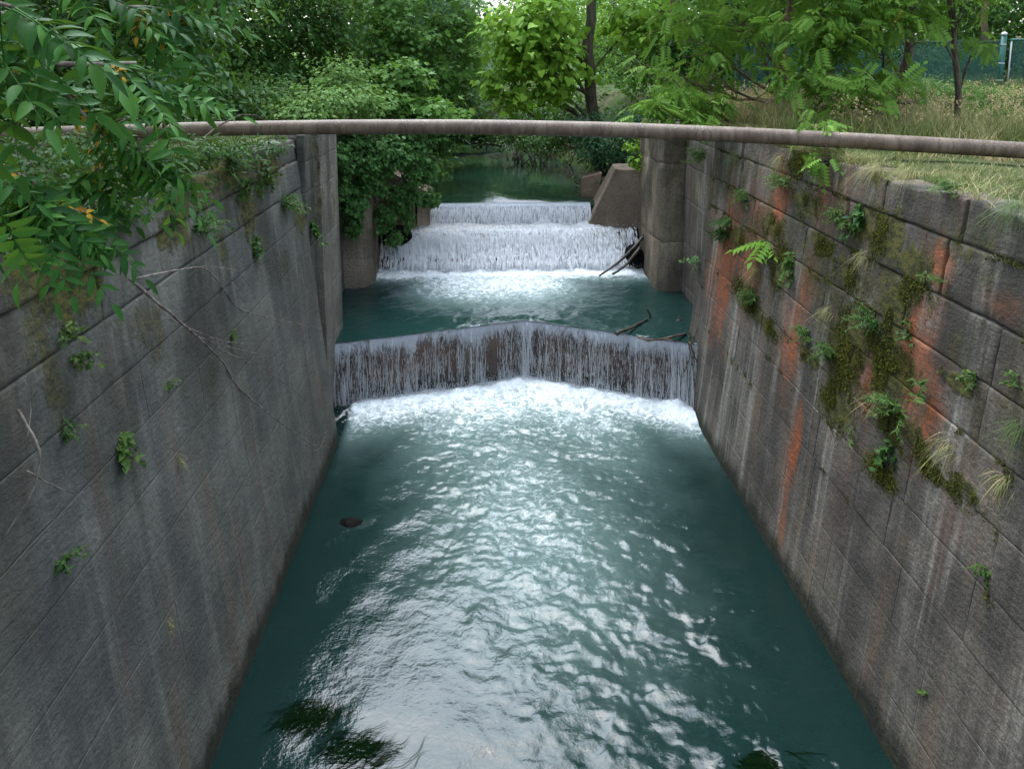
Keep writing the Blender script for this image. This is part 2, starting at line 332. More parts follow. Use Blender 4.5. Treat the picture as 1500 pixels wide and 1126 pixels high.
# ================================================================== SETTING
TOP = 6.3; POOL = 1.55; RIV = 3.34
def river_edges(y):
    y = np.asarray(y, float)
    xl = np.interp(y, [22, 26, 30, 36, 42, 50, 65], [-1.85, -1.95, -2.0, -2.9, -5.5, -11, -24])
    xr = np.interp(y, [22, 26, 30, 34, 38, 44, 52, 65], [3.6, 3.9, 3.2, 1.9, 1.0, -1.0, -5, -17])
    return xl, xr
def ground_z(x, y):
    x = np.asarray(x, float); y = np.asarray(y, float)
    roll = (fbm(x * .12, y * .12, 5, 3) - .44) * .5
    base = 6.22 + roll * sstep(6, 14, np.abs(x)) + .010 * np.clip(y - 24, 0, 200) + .25 * sstep(6, 18, x) * sstep(14, 20, y) - .12 * sstep(6.5, 9, x) * sstep(13, 9, y)
    chan = ((x > -4.25) & (x < 5.42) & (y < 21.7))
    xl, xr = river_edges(y)
    d = np.where(x < xl, xl - x, np.where(x > xr, x - xr, 0.0))
    inside = (x >= xl) & (x <= xr)
    bank = RIV - .15 + (base - RIV + .15) * sstep(-.2, 3.4, d)
    riv = np.where(inside, 2.4, bank)
    return np.where(y < 21.7, np.where(chan, -1.6, base), riv)
def build_ground():
    xs = np.unique(np.round(np.concatenate([np.linspace(-400, -30, 14), np.linspace(-30, -6, 26), np.linspace(-6, -4.4, 5), [-4.27, -4.23],
        np.linspace(-4.1, 5.3, 39), [5.40, 5.44], np.linspace(5.6, 7, 6), np.linspace(7, 26, 40), np.linspace(27, 400, 15)]), 3))
    ys = np.unique(np.round(np.concatenate([np.linspace(-400, -12, 12), np.linspace(-10, 21.5, 55), [21.68, 21.72], np.linspace(22, 45, 60), np.linspace(46, 90, 26), np.linspace(100, 700, 18)]), 3))
    Xg, Yg = np.meshgrid(xs, ys, indexing='ij'); Z = ground_z(Xg, Yg); m = len(ys)
    i, j = np.meshgrid(np.arange(len(xs)-1), np.arange(m-1), indexing='ij')
    Q = np.stack([i*m+j, (i+1)*m+j, (i+1)*m+j+1, i*m+j+1], -1).reshape(-1, 4)
    g = Geo(); g.add(np.stack([Xg, Yg, Z], -1), Q); o = g.obj('ground', MAT['soil'], smooth=True); tag(o, kind='structure')
build_ground()

# ---- water surfaces
def waves(x, y, n, l0, l1, slope, seed, aniso=0.0):
    rs = np.random.RandomState(seed); h = 0
    wx = x + .25 * (fbm(x*1.1, y*1.1, seed+1, 3) - .45); wy = y + .25 * (fbm(x*1.1+9, y*1.1, seed+2, 3) - .45)
    for k in range(n):
        l = l0 * (l1 / l0) ** rs.rand(); th = rs.rand() * 2 * math.pi; K = 2 * math.pi / l
        s_ = np.sin(K * (np.cos(th) * wx + np.sin(th) * wy * (1 - aniso)) + rs.rand() * 6.28)
        h = h + s_ * slope / K / math.sqrt(n) * 1.6
    return h
def grid_mesh(name, xs, ys, zf, ff, mat, jit=None):
    Xg, Yg = np.meshgrid(xs, ys, indexing='ij'); m = len(ys)
    F_ = ff(Xg, Yg); Z = zf(Xg, Yg, F_)
    i, j = np.meshgrid(np.arange(len(xs)-1), np.arange(m-1), indexing='ij')
    Q = np.stack([i*m+j, (i+1)*m+j, (i+1)*m+j+1, i*m+j+1], -1).reshape(-1, 4)
    g = Geo(); g.add(np.stack([Xg, Yg, Z], -1), Q, a=F_.ravel()); return g.obj(name, mat, smooth=True, attr='foam')
DAM = [(-3.62, 15.22), (0.84, 16.62), (4.72, 14.92)]     # crest line of the V-shaped dam
def dam_y(x): return np.interp(x, [p[0] for p in DAM], [p[1] for p in DAM])
def foam_low(x, y):
    d = dam_y(x) - .32 - y
    core = np.exp(-np.clip(d, 0, 99) / 1.25) * 1.08
    mid = .88 * np.exp(-np.clip(d, 0, 99) / 3.6) * np.exp(-((x - .75) / 3.0) ** 4)
    tail = .46 * np.exp(-((x - .9 - .12*(9-y)) / 2.4) ** 2) * sstep(4.8, 11, y)
    corner = .8 * np.exp(-(((x - 4.25) / .35) ** 2 + (d / .5) ** 2))
    return np.clip(np.maximum(core, np.maximum(mid, tail)) + corner, 0, 1.2) * sstep(0, .25, x - XL + .02) ** .3
def z_low(x, y, f):
    d = dam_y(x) - .32 - y
    rough = sstep(0, 1, f * 1.15)
    side = np.exp(-((x - 1.0) / 2.9) ** 4)
    calm = .09 + .91 * side * sstep(-1.1, 2.0, x + .45 * (y - 7.5) + 1.3*(fbm(x*.8, y*.8, 61, 3) - .45))
    wx = x + .30 * (fbm(x*1.5, y*1.5, 71, 3) - .45); wy = y + .30 * (fbm(x*1.5 + 7, y*1.5, 72, 3) - .45)
    def nz(f, sd, q=1.25): return vn(wx*f + .37*wy*f + sd, wy*f*q - .21*wx*f, sd) - .5
    lump = .045 * nz(.9, 1) + .040 * nz(1.7, 2) + .036 * nz(3.1, 3) + .026 * nz(5.6, 4) + .014 * nz(10.5, 5)
    chop = .022 * nz(4.5, 6) + .016 * nz(8.3, 7) + .010 * nz(15, 8)
    patch = .38 + 1.1 * fbm(x * 1.2, y * .9, 63, 3)
    z = lump * calm * patch * (.85 + .1*rough) + chop * (1.25 * rough + .12 * calm) + .03 * nz(.5, 9)*(.3+.7*calm) + waves(x, y, 14, .5, 1.4, .028, 3)
    mound = .16 * np.exp(-((d - .12) / .34) ** 2) * (.55 + .9 * fbm(x * 3, y * 3, 3, 4)) + .17 * np.exp(-(((x - 4.2) / .22) ** 2 + (d / .3) ** 2)) * fbm(x*5, y*5, 8, 3)
    boil = .05 * (fbm(x * 2.2, y * 2.2, 17, 4) - .45) * rough
    fr = .055 * (fbm(x * 9, y * 9, 23, 3) - .43) * np.exp(-np.clip(d, 0, 9) / .8)
    return z + mound + boil + fr
o = grid_mesh('canal_water', np.concatenate([[-3.8], np.linspace(-3.3, 4.62, 318), [5.0]]), np.concatenate([[-60, -20, 0, 3], np.linspace(5.0, 16.7, 470)]), z_low, foam_low, MAT['water']); tag(o, kind='structure')
def foam_pool(x, y):
    d = 20.05 - y
    core = 1.1 * np.exp(-np.clip(d - .15, 0, 99) / .55)
    mid = .80 * np.exp(-((x - .1) / 2.7) ** 4) * sstep(15.8, 19.5, y)
    crest = .08 * np.exp(-np.clip(y - dam_y(x), 0, 9) / .5)
    return np.clip(np.maximum(np.maximum(core, mid), crest), 0, 1.15)
def z_pool(x, y, f):
    z = waves(x, y, 24, .3, .9, .10, 31) * (.4 + .8*f) + waves(x, y, 24, .1, .3, .13, 33) * (.35 + .9*f)
    d = 20.05 - y
    z = z + .13 * np.exp(-np.clip(d, 0, 9) / .4) * (.4 + fbm(x*3.5, y*3.5, 7, 4)) - .055 * np.exp(-np.clip(y - dam_y(x), 0, 9) / .30)
    z = z + .04 * (fbm(x*9, y*9, 41, 3) - .43) * np.clip(f, 0, 1)
    return POOL + z
def pool_mesh():
    xs = np.linspace(-4.4, 5.4, 250); t = np.linspace(0, 1, 150)
    Xg, T = np.meshgrid(xs, t, indexing='ij'); y0 = dam_y(np.clip(Xg, -3.62, 4.72)) - .06; Yg = y0 + T * (20.4 - y0)
    F_ = foam_pool(Xg, Yg); Z = z_pool(Xg, Yg, F_); m = len(t)
    i, j = np.meshgrid(np.arange(len(xs)-1), np.arange(m-1), indexing='ij')
    g = Geo(); g.add(np.stack([Xg, Yg, Z], -1), np.stack([i*m+j, (i+1)*m+j, (i+1)*m+j+1, i*m+j+1], -1).reshape(-1, 4), a=F_.ravel())
    tag(g.obj('pool_water', MAT['pool'], smooth=True, attr='foam'), kind='structure')
pool_mesh()
def river():
    ys = np.concatenate([np.linspace(21.72, 27, 90), np.linspace(27.2, 44, 90), np.linspace(45, 70, 26)])
    xs = np.concatenate([np.linspace(-30, -4, 26), np.linspace(-3.8, 5.2, 110), [6.5, 8]])
    def zf(x, y, f):
        return RIV + waves(x, y, 18, .5, 1.8, .02, 51, .5) + waves(x, y, 14, .16, .4, .022, 52, .3) - .09 * np.exp(-np.clip(y - 21.72, 0, 9) / .35)
    def ff(x, y): return .10 * np.exp(-np.clip(y - 21.7, 0, 9) / .3)
    tag(grid_mesh('river_water', xs, ys, zf, ff, MAT['river']), kind='structure')
river()

# ---- lock chamber walls: coursed blocks, each one a part
rng = np.random.RandomState(4)
def block(root, name, side, y0, y1, z0, z1, mat, gap=.006, proud=0., rough=.010, batter=True, xface=None, toprough=0., depth=.14, topd=0.):
    """One stone: gridded, unevenly worn face with a recessed arris, set in the battered wall plane."""
    n = -side                                          # outward normal of the face along X
    nu = max(3, int((y1-y0)/.14)); nv = max(3, int((z1-z0)/.11))
    u = np.concatenate([[0, .012], np.linspace(.05, (y1-y0)-.05, nu), [(y1-y0)-.012, (y1-y0)]]); v = np.concatenate([[0, .012], np.linspace(.045, (z1-z0)-.045, nv), [(z1-z0)-.012, (z1-z0)]])
    u = y0 + gap/2 + u * ((y1-y0)-gap)/(y1-y0); v = z0 + gap/2 + v * ((z1-z0)-gap)/(z1-z0)
    Ug, Vg = np.meshgrid(u, v, indexing='ij'); sd = rng.randint(999); flush = gap < .0045 and batter
    if flush: sd = 77
    dsp = (fbm(Ug*3.1, Vg*3.1, sd, 4) - .45) * rough * 2 + (0 if flush else rng.uniform(-1, 1) * rough * .35 + proud)
    chip = np.clip(fbm(Ug*5, Vg*5, sd+5, 3) - .50, 0, 1)
    ed = np.minimum(np.minimum(Ug-u[0], u[-1]-Ug), np.minimum(Vg-v[0], v[-1]-Vg))
    dsp = dsp - min(.014, gap*.6) * np.exp(-ed/.010) - chip * min(.12, gap*4.5) * np.exp(-ed/.06) * (1 if rough > .004 else .3)
    V2 = Vg + toprough * (fbm(Ug*2.2, Vg*0+sd, sd+2, 4) - .62) * ((Vg - z0)/(z1-z0)) ** 2
    Xf = (np.vectorize(lambda z: wallx(z, side))(V2) if batter else np.full_like(V2, xface)) + n * dsp
    P = np.stack([Xf, Ug, V2], -1); a, b = P.shape[:2]
    i, j = np.meshgrid(np.arange(a-1), np.arange(b-1), indexing='ij')
    Q = np.stack([i*b+j, (i+1)*b+j, (i+1)*b+j+1, i*b+j+1], -1).reshape(-1, 4)
    if n < 0: Q = Q[:, ::-1]
    g = Geo(); V = P.reshape(-1, 3)
    ring = [k*b for k in range(a)] + [(a-1)*b+k for k in range(1, b)] + [k*b+b-1 for k in range(a-2, -1, -1)] + [k for k in range(b-2, 0, -1)]
    bk = V[ring].copy(); bk[:, 0] -= n * depth
    if topd: bk[V[ring][:, 2] > z1 - .13, 0] -= n * (topd - depth)
    N = len(V); R_ = len(ring)
    sk = np.array([(ring[k], N+k, N+(k+1) % R_, ring[(k+1) % R_]) for k in range(R_)])
    if n < 0: sk = sk[:, ::-1]
    g.add(np.vstack([V, bk]), np.vstack([Q, sk])); return g.obj(name, mat, root, smooth=False)
def prism(g, prof, y0, y1):                             # extrude an (x,z) outline along Y
    k = len(prof); V = [(x, y0, z) for x, z in prof] + [(x, y1, z) for x, z in prof]
    for q in range(k): g.Q.append(np.array([[q, (q+1) % k, k+(q+1) % k, k+q]]) + g.n)
    for q in range(1, k-1): g.T.append(np.array([[0, q+1, q], [k, k+q, k+q+1]]) + g.n)
    g.add(V)
def poly_z(g, pts, z0, z1):                             # extrude an (x,y) outline along Z
    k = len(pts); V = [(x, y, z0) for x, y in pts] + [(x, y, z1) for x, y in pts]
    for q in range(k): g.Q.append(np.array([[q, (q+1) % k, k+(q+1) % k, k+q]]) + g.n)
    for q in range(1, k-1): g.T.append(np.array([[0, q+1, q], [k, k+q, k+q+1]]) + g.n)
    g.add(V)
def courses(root, side, y0, y1, zs, mat, lens, gaps, seed):
    rs = np.random.RandomState(seed)
    for k in range(len(zs)-1):
        y = y0 - rs.rand() * lens[1]
        while y < y1:
            L = rs.uniform(*lens); e = y + L
            if y1 - e < .55: e = y1
            a = max(y, y0)
            if e - a > .12:
                if k == len(zs)-2:
                    block(root, 'coping_stone', side, a, e, zs[k], zs[k+1] - rs.uniform(0, .05), mat, .022, rs.uniform(-.02, .04), .018, toprough=.18, topd=.42, depth=.3)
                else:
                    block(root, 'stone_block', side, a, e, zs[k], zs[k+1], mat, gaps[k], (rs.uniform(-.006, .008) if k > 3 else rs.uniform(-.002, .003))*(1 if side > 0 else .5), .008 + .0012*k)
            y = e
RZ = [-.9, -.15, .62, 1.35, 2.05, 2.72, 3.34, 3.94, 4.54, 5.14, 5.78, 6.3]
LZ = [-.9, -.1, .65, 1.4, 2.1, 2.8, 3.45, 4.05, 4.66, 5.27, 5.80, 6.3]
GP = [.003, .003, .003, .004, .005, .006, .008, .012, .016, .024, .03]
GPL = [.001, .001, .001, .0015, .002, .002, .002, .003, .010, .030, .012]
right_wall = thing('lock_wall', 'tall grey stone lock wall with moss and orange stains along the right of the canal', 'wall')
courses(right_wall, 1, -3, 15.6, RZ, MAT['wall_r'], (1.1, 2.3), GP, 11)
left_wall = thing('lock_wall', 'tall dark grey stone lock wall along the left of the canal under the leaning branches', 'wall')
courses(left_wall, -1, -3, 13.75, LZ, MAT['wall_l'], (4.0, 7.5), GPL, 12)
g = Geo(); prism(g, [(wallx(-1, 1)+.035, -1.2), (wallx(6.2, 1)+.035, 6.16), (6.05, 6.16), (6.05, -1.2)], -3, 15.62); g.obj('core', MAT['core'], right_wall)
g = Geo(); prism(g, [(-4.9, -1.2), (-4.9, 6.16), (wallx(6.2, -1)-.035, 6.16), (wallx(-1, -1)-.035, -1.2)], -3, 13.9); g.obj('core', MAT['core'], left_wall)
# gate recess, hollow quoin and square pillar at the head of each side
LQ = [-1.0, .55, 1.75, 2.9, 4.05, 5.15, 5.75, 6.28]
for k in range(len(LQ)-1):
    block(left_wall, 'stone_block', -1, 13.78, 14.42, LQ[k], LQ[k+1], MAT['wall_l'], .012, -.05, .012, batter=False, xface=-3.50)
    b = block(left_wall, 'quoin_stone', -1, 14.46, 16.15, LQ[k], LQ[k+1], MAT['quoin'], .006, 0, .006, batter=False, xface=-3.43, depth=.6)
g = Geo(); g.box((-4.9, 13.9, -1.2), (-3.56, 16.1, 6.2)); g.obj('core', MAT['core'], left_wall)
RQ = [-1.0, .6, 1.8, 2.95, 4.1, 5.0, 5.7, 6.28]
lq = thing('recess_wall', 'stone back wall of the left gate recess partly under hanging vines', 'wall')
rq = thing('recess_wall', 'stone back wall of the right gate recess beside the pool', 'wall')
for k in range(len(RQ)-1):
    for (a, b) in ((16.0, 17.3), (17.3, 18.95)):
        block(lq, 'stone_block', -1, a, b, RQ[k], RQ[k+1], MAT['wall_l'], .01, 0, .01, batter=False, xface=-3.95)
    for (a, b) in ((15.4, 16.9), (16.9, 18.6)):
        block(rq, 'stone_block', 1, a, b, RQ[k], RQ[k+1] - (.1 if k == 6 else 0), MAT['wall_r'], .01, 0, .012, batter=False, xface=5.15)
g = Geo(); g.box((-4.9, 16.0, -1.2), (-3.99, 19.3, 6.15)); g.obj('core', MAT['core'], lq)
g = Geo(); g.box((5.19, 15.58, -1.2), (6.05, 19.0, 6.15)); g.obj('core', MAT['core'], rq)
def pillar(label, pts, zs, mat):
    t = thing('pillar', label, 'pillar'); cx = np.mean([p[0] for p in pts]); cy_ = np.mean([p[1] for p in pts])
    for k in range(len(zs)-1):
        g = Geo(); sc = 1 + rng.uniform(-.004, .004); rows = [zs[k]+.003] + list(np.linspace(zs[k]+.02, zs[k+1]-.02, 12)) + [zs[k+1]-.003]; nr = len(rows)
        pp = []                                          # densified outline
        for q in range(len(pts)):
            a, b = np.array(pts[q]), np.array(pts[(q+1) % len(pts)]); n = max(2, int(np.linalg.norm(b-a)/.16))
            pp += [a + (b-a)*w/n for w in range(n)]
        pp = np.array(pp); m = len(pp); V = []
        for r_, z in enumerate(rows):
            ins = .99 if r_ in (0, nr-1) else 1.0
            q = (pp - [cx, cy_]) * sc * ins + [cx, cy_] + (np.stack([vn(pp[:,0]*6+z*3, pp[:,1]*6, k), vn(pp[:,0]*6, pp[:,1]*6+z*3, k+9)], 1) - .5) * .05 + (vn(pp[:,0]*2.5+z*1.3, pp[:,1]*2.5+z*.9, 31)[:, None] - .5) * .06
            V += [(x, y, z) for x, y in q]
        Q = [(r_*m+i, r_*m+(i+1) % m, (r_+1)*m+(i+1) % m, (r_+1)*m+i) for r_ in range(nr-1) for i in range(m)]
        V.append((cx, cy_, rows[-1])); T = [((nr-1)*m+i, (nr-1)*m+(i+1) % m, len(V)-1) for i in range(m)]
        g.add(V, Q, T); g.obj('stone_block', mat, t)
    return t
pillar('beige concrete pillar with chamfered corner beside the cascade, half under the ivy', [(-3.99, 18.95), (-3.42, 18.98), (-3.22, 19.3), (-3.22, 20.7), (-4.9, 20.7), (-4.9, 18.95)], [-.5, 2.35, 4.4, 6.1], MAT['concrete'])
pillar('beige concrete pillar on the right of the cascade with brushy weeds on top', [(4.46, 18.85), (4.58, 18.50), (4.95, 18.40), (5.30, 18.5), (6.0, 18.6), (6.0, 20.9), (4.46, 20.9)], [-.5, 2.9, 5.0, 6.0], MAT['concrete'])
# sloping wing walls of the weir
def solid(name, V, Q, mat, parent=None, sub=3, amp=.02):
    import bmesh
    bm = bmesh.new(); vs = [bm.verts.new(v) for v in V]
    for q in Q: bm.faces.new([vs[i] for i in q])
    bmesh.ops.recalc_face_normals(bm, faces=bm.faces[:])
    bmesh.ops.bevel(bm, geom=bm.edges[:], offset=.03, segments=2, affect='EDGES', profile=.6)
    bmesh.ops.triangulate(bm, faces=bm.faces[:]); bmesh.ops.subdivide_edges(bm, edges=[e for e in bm.edges if e.calc_length() > .25], cuts=sub, use_grid_fill=True)
    bm.normal_update(); n = [v.normal.copy() for v in bm.verts]
    for v, k in zip(bm.verts, n):
        v.co += k * float((fbm(v.co.x*2.7+v.co.z, v.co.y*2.7+v.co.z*1.7, 6, 4) - .45) * amp * 2)
    me = bpy.data.meshes.new(name); bm.to_mesh(me); bm.free(); me.materials.append(mat); return link(name, me, parent)
HEXQ = [(0,1,2,3),(7,6,5,4),(0,4,5,1),(1,5,6,2),(2,6,7,3),(3,7,4,0)]
rw = thing('wing_wall', 'sloping pinkish beige concrete wing wall at the right end of the upper weir', 'wall')
solid('wall_face', [(3.0,21.3,2.7),(4.62,21.1,2.62),(4.62,21.1,4.42),(3.8,21.3,4.44),(3.0,22.6,2.7),(4.9,22.6,2.62),(4.9,22.3,4.46),(3.86,22.1,4.48)], HEXQ, MAT['wing'], rw)
solid('block', [(2.98,22.7,3.2),(3.5,22.65,3.2),(3.62,22.6,4.12),(2.98,22.7,3.95),(2.98,23.4,3.2),(3.6,23.4,3.2),(3.66,23.4,4.1),(3.05,23.4,3.95)], HEXQ, MAT['wing'], rw)
lw = thing('wing_wall', 'low beige concrete wing wall under the vines at the left end of the upper weir', 'wall')
solid('wall_face', [(-3.2,21.0,2.4),(-2.25,21.0,2.6),(-2.25,21.1,4.05),(-3.2,21.0,4.6),(-3.2,22.5,2.4),(-2.2,22.5,2.6),(-2.3,22.5,4.0),(-3.2,22.5,4.6)], HEXQ, MAT['wing'], lw)
solid('block', [(-2.18,21.15,2.7),(-1.80,21.35,2.7),(-1.82,21.4,3.75),(-2.16,21.2,3.95),(-2.2,22.5,2.7),(-1.75,22.5,2.7),(-1.8,22.5,3.7),(-2.2,22.5,3.9)], HEXQ, MAT['wing'], lw)
def boulder(name, label, c, r, seed, mat='rock', parent=None):
    import bmesh
    bm = bmesh.new(); bmesh.ops.create_icosphere(bm, subdivisions=3, radius=1)
    for v in bm.verts:
        p = v.co.copy(); f_ = 1 + .55 * (float(fbm(p.x*1.5+seed, p.y*1.5+p.z*1.3, seed, 4)) - .45) + .25*(float(vn(p.z*2+seed, p.x*2, seed)) - .5)
        v.co = Vector((p.x*r[0]*f_, p.y*r[1]*f_, p.z*r[2]*f_)) + Vector(c)
    me = bpy.data.meshes.new(name); bm.to_mesh(me); bm.free(); me.materials.append(MAT[mat]); o = link(name, me, parent)
    return tag(o, label, 'rock') if label else o
boulder('rock', 'dark wet rock under the right wing wall beside the cascade', (4.1, 21.0, 2.35), (.6, .4, .28), 3)
boulder('rock', 'dark wet rock at the left edge of the cascade below the ivy', (-2.75, 20.75, 2.55), (.5, .4, .32), 5)
boulder('rock', 'small brown stone between the log and the right pillar', (4.3, 20.3, 2.0), (.3, .35, .35), 8)
boulder('rock', 'dark rock just breaking the canal surface near the left wall', (-2.33, 11.15, -.05), (.28, .17, .10), 9)

# ---- V-shaped dam and upper weir
dam = thing('dam', 'brown V-shaped dam behind the lower curtain waterfall between the lock walls', 'dam')
for (a, b) in ((DAM[0], DAM[1]), (DAM[1], DAM[2])):
    A = np.array(a); B = np.array(b); n = 26; g = Geo(); V = []
    zs = [-1.2, -.2, .2, .6, .95, 1.25, 1.44, 1.50]
    for i in range(n+1):
        p = A + (B-A)*i/n
        for k, z in enumerate(zs):
            V.append((p[0], p[1] + .07 + .05*(vn(p[0]*3, z*4, 2)-.5) + (.03 if k == len(zs)-1 else 0), z))
        V.append((p[0], p[1]+.65, 1.46)); V.append((p[0], p[1]+.65, -1.2))
    m = len(zs)+2
    Q = [(i*m+k, (i+1)*m+k, (i+1)*m+k+1, i*m+k+1) for i in range(n) for k in range(m-1)]
    g.add(V, Q); g.obj('dam_leaf', MAT['dam'], dam, smooth=True)
weir = thing('weir', 'concrete stepped weir under the white cascade', 'weir')
g = Geo(); g.box((-1.82, 21.72, 1.0), (3.12, 22.4, 3.24)); g.obj('crest', MAT['dam'], weir)
g = Geo(); g.box((-3.2, 20.85, .4), (4.42, 21.9, 2.58)); g.obj('step', MAT['dam'], weir)
g = Geo(); g.box((-3.2, 20.42, .4), (4.42, 20.84, 1.95)); g.obj('step', MAT['dam'], weir)

def ribbons(g, P0, dirs, length, width, tint, seg=4, sideways=None):
    """many thin tapered falling streaks; P0 start, dirs(t) path function returning offsets"""
def strands(g, x, y, z0, drop0, drop1, v0, nrm, width, rs, tot):
    """streaks along a free-fall path: drop from drop0 to drop1 below the crest"""
    N = len(x); S = 6; t = np.linspace(0, 1, S)
    dr = drop0[:, None] + (drop1 - drop0)[:, None] * t
    out = v0[:, None] * np.sqrt(np.maximum(dr, 0) / 4.9)
    px = x[:, None] + nrm[0] * out + (rs.rand(N, 1) - .5) * .02 + np.cumsum((rs.rand(N, S) - .5) * .012, 1) + (rs.rand(N, 1) - .5) * .10 * (drop1 - drop0)[:, None] * t
    py = y[:, None] + nrm[1] * out; pz = z0[:, None] - dr
    w = width[:, None] * np.sin(np.pi * (.08 + .84 * t))[None] ** .7 * (.6 + .8 * rs.rand(N, S))
    th = (rs.rand(N) - .5) * 1.6
    wx = np.cos(th)[:, None] * w; wy = np.sin(th)[:, None] * w
    V = np.stack([np.stack([px - wx, py - wy, pz], -1), np.stack([px + wx, py + wy, pz], -1)], 2).reshape(-1, 3)
    b = (np.arange(N) * S * 2)[:, None] + (np.arange(S-1) * 2)[None]
    Q = np.stack([b, b+1, b+3, b+2], -1).reshape(-1, 4)
    g.add(V, Q)
def lower_fall():
    rs = np.random.RandomState(21)
    t = link('waterfall', None); tag(t, 'thin brown-tinged curtain of water falling over the V-shaped dam', kind='structure')
    # continuous ribbed film
    g = Geo(); xs = np.linspace(DAM[0][0], DAM[2][0], 560); dr = np.array([.0, .012, .03, .055, .08, .16, .3, .5, .75, 1.0, 1.3, 1.62])
    rib = .030 * (fbm(xs*13, xs*0, 4, 3) - .45)[:, None] * sstep(.02, .4, dr)[None]
    y = dam_y(xs)[:, None] - .02 - .42 * np.sqrt(np.maximum(dr, 0)/4.9)[None] * .9 + rib + np.where(dr < .01, .03, 0)[None]
    Z = (POOL - .06 - dr)[None] + 0*y; m = len(dr)
    f = np.clip(1.05 - sstep(-.05, .55, dr)*.75 - dr*.15, .05, 1.05)[None] + .35*(vn(xs*2.1, xs*0, 91) - .5)[:, None] + .25*(vn(xs*8, xs*0, 92) - .5)[:, None] + .15*np.exp(-((xs-.84)/.10)**2)[:, None] + 0*y
    i, j = np.meshgrid(np.arange(len(xs)-1), np.arange(m-1), indexing='ij')
    g.add(np.stack([xs[:, None]+0*y, y, Z], -1), np.stack([i*m+j, i*m+j+1, (i+1)*m+j+1, (i+1)*m+j], -1).reshape(-1, 4), a=f.ravel())
    g.obj('water_curtain', MAT['film'], t, smooth=True, attr='foam')
    g = Geo()
    for (N, wl, wh, ll, lh) in ((4600, .002, .006, .02, .11), (1700, .003, .008, .06, .32), (260, .004, .012, .25, 1.1)):
        cx = rs.rand(N*3) * (DAM[2][0]-DAM[0][0]) + DAM[0][0]
        keep = .14 + vn(cx*1.7, cx*0, 77) * .45 + vn(cx*11, cx*0, 78) * .55 + .35*np.exp(-((cx-.84)/.1)**2) > .25 + .65*rs.rand(len(cx)); cx = cx[keep][:N]; N = len(cx)
        d0 = rs.rand(N) ** .8 * 1.35; L = rs.uniform(ll, lh, N); d1 = np.minimum(d0 + L, 1.56)
        s_ = np.where(cx < .84, 1, -1)
        y = dam_y(cx) - .035 - rs.rand(N) * .06
        strands(g, cx, y, np.full(N, POOL - .05), d0, d1, rs.uniform(.28, .55, N), (0.0, -1.0), rs.uniform(wl, wh, N), rs, None)
    # heavier jets in the corners and at the point of the V
    for (xc, w, N) in ((4.25, .18, 60), (.84, .06, 24), (-3.2, .14, 14)):
        cx = xc + rs.randn(N) * w; y = dam_y(np.clip(cx, -3.5, 4.6)) - .08
        d0 = rs.rand(N) * .9; strands(g, np.clip(cx, -3.4, 4.55), y, np.full(N, POOL-.05), d0, np.minimum(d0 + rs.uniform(.4, 1.1, N), 1.56), rs.uniform(.4, .75, N), (0, -1.0), rs.uniform(.005, .014, N), rs, None)
    tag(g.obj('falling_streaks', MAT['strand'], t), kind='stuff')
    # spray where it lands
    N = 9000; cx = rs.rand(N) * (4.5+3.3) - 3.3; hgt = rs.exponential(.07, N) * (1 + 1.6*np.exp(-((cx-4.2)/.25)**2)); y = dam_y(cx) - .30 + rs.randn(N)*.13
    drops(np.stack([cx, y, .08 + hgt], 1), rs.uniform(.003, .010, N), rs, 'spray', t)
def drops(P, r, rs, name, parent):
    N = len(P); B = np.array([(1,0,0),(-.5,.87,0),(-.5,-.87,0),(0,0,1.6),(0,0,-1.2)]); T0 = np.array([(0,1,3),(1,2,3),(2,0,3),(1,0,4),(2,1,4),(0,2,4)])
    V = P[:, None] + B[None] * r[:, None, None]; T = (np.arange(N)*5)[:, None, None] + T0[None]
    g = Geo(); g.add(V.reshape(-1, 3), None, T.reshape(-1, 3)); tag(g.obj(name, MAT['strand'], parent), kind='stuff')
lower_fall()
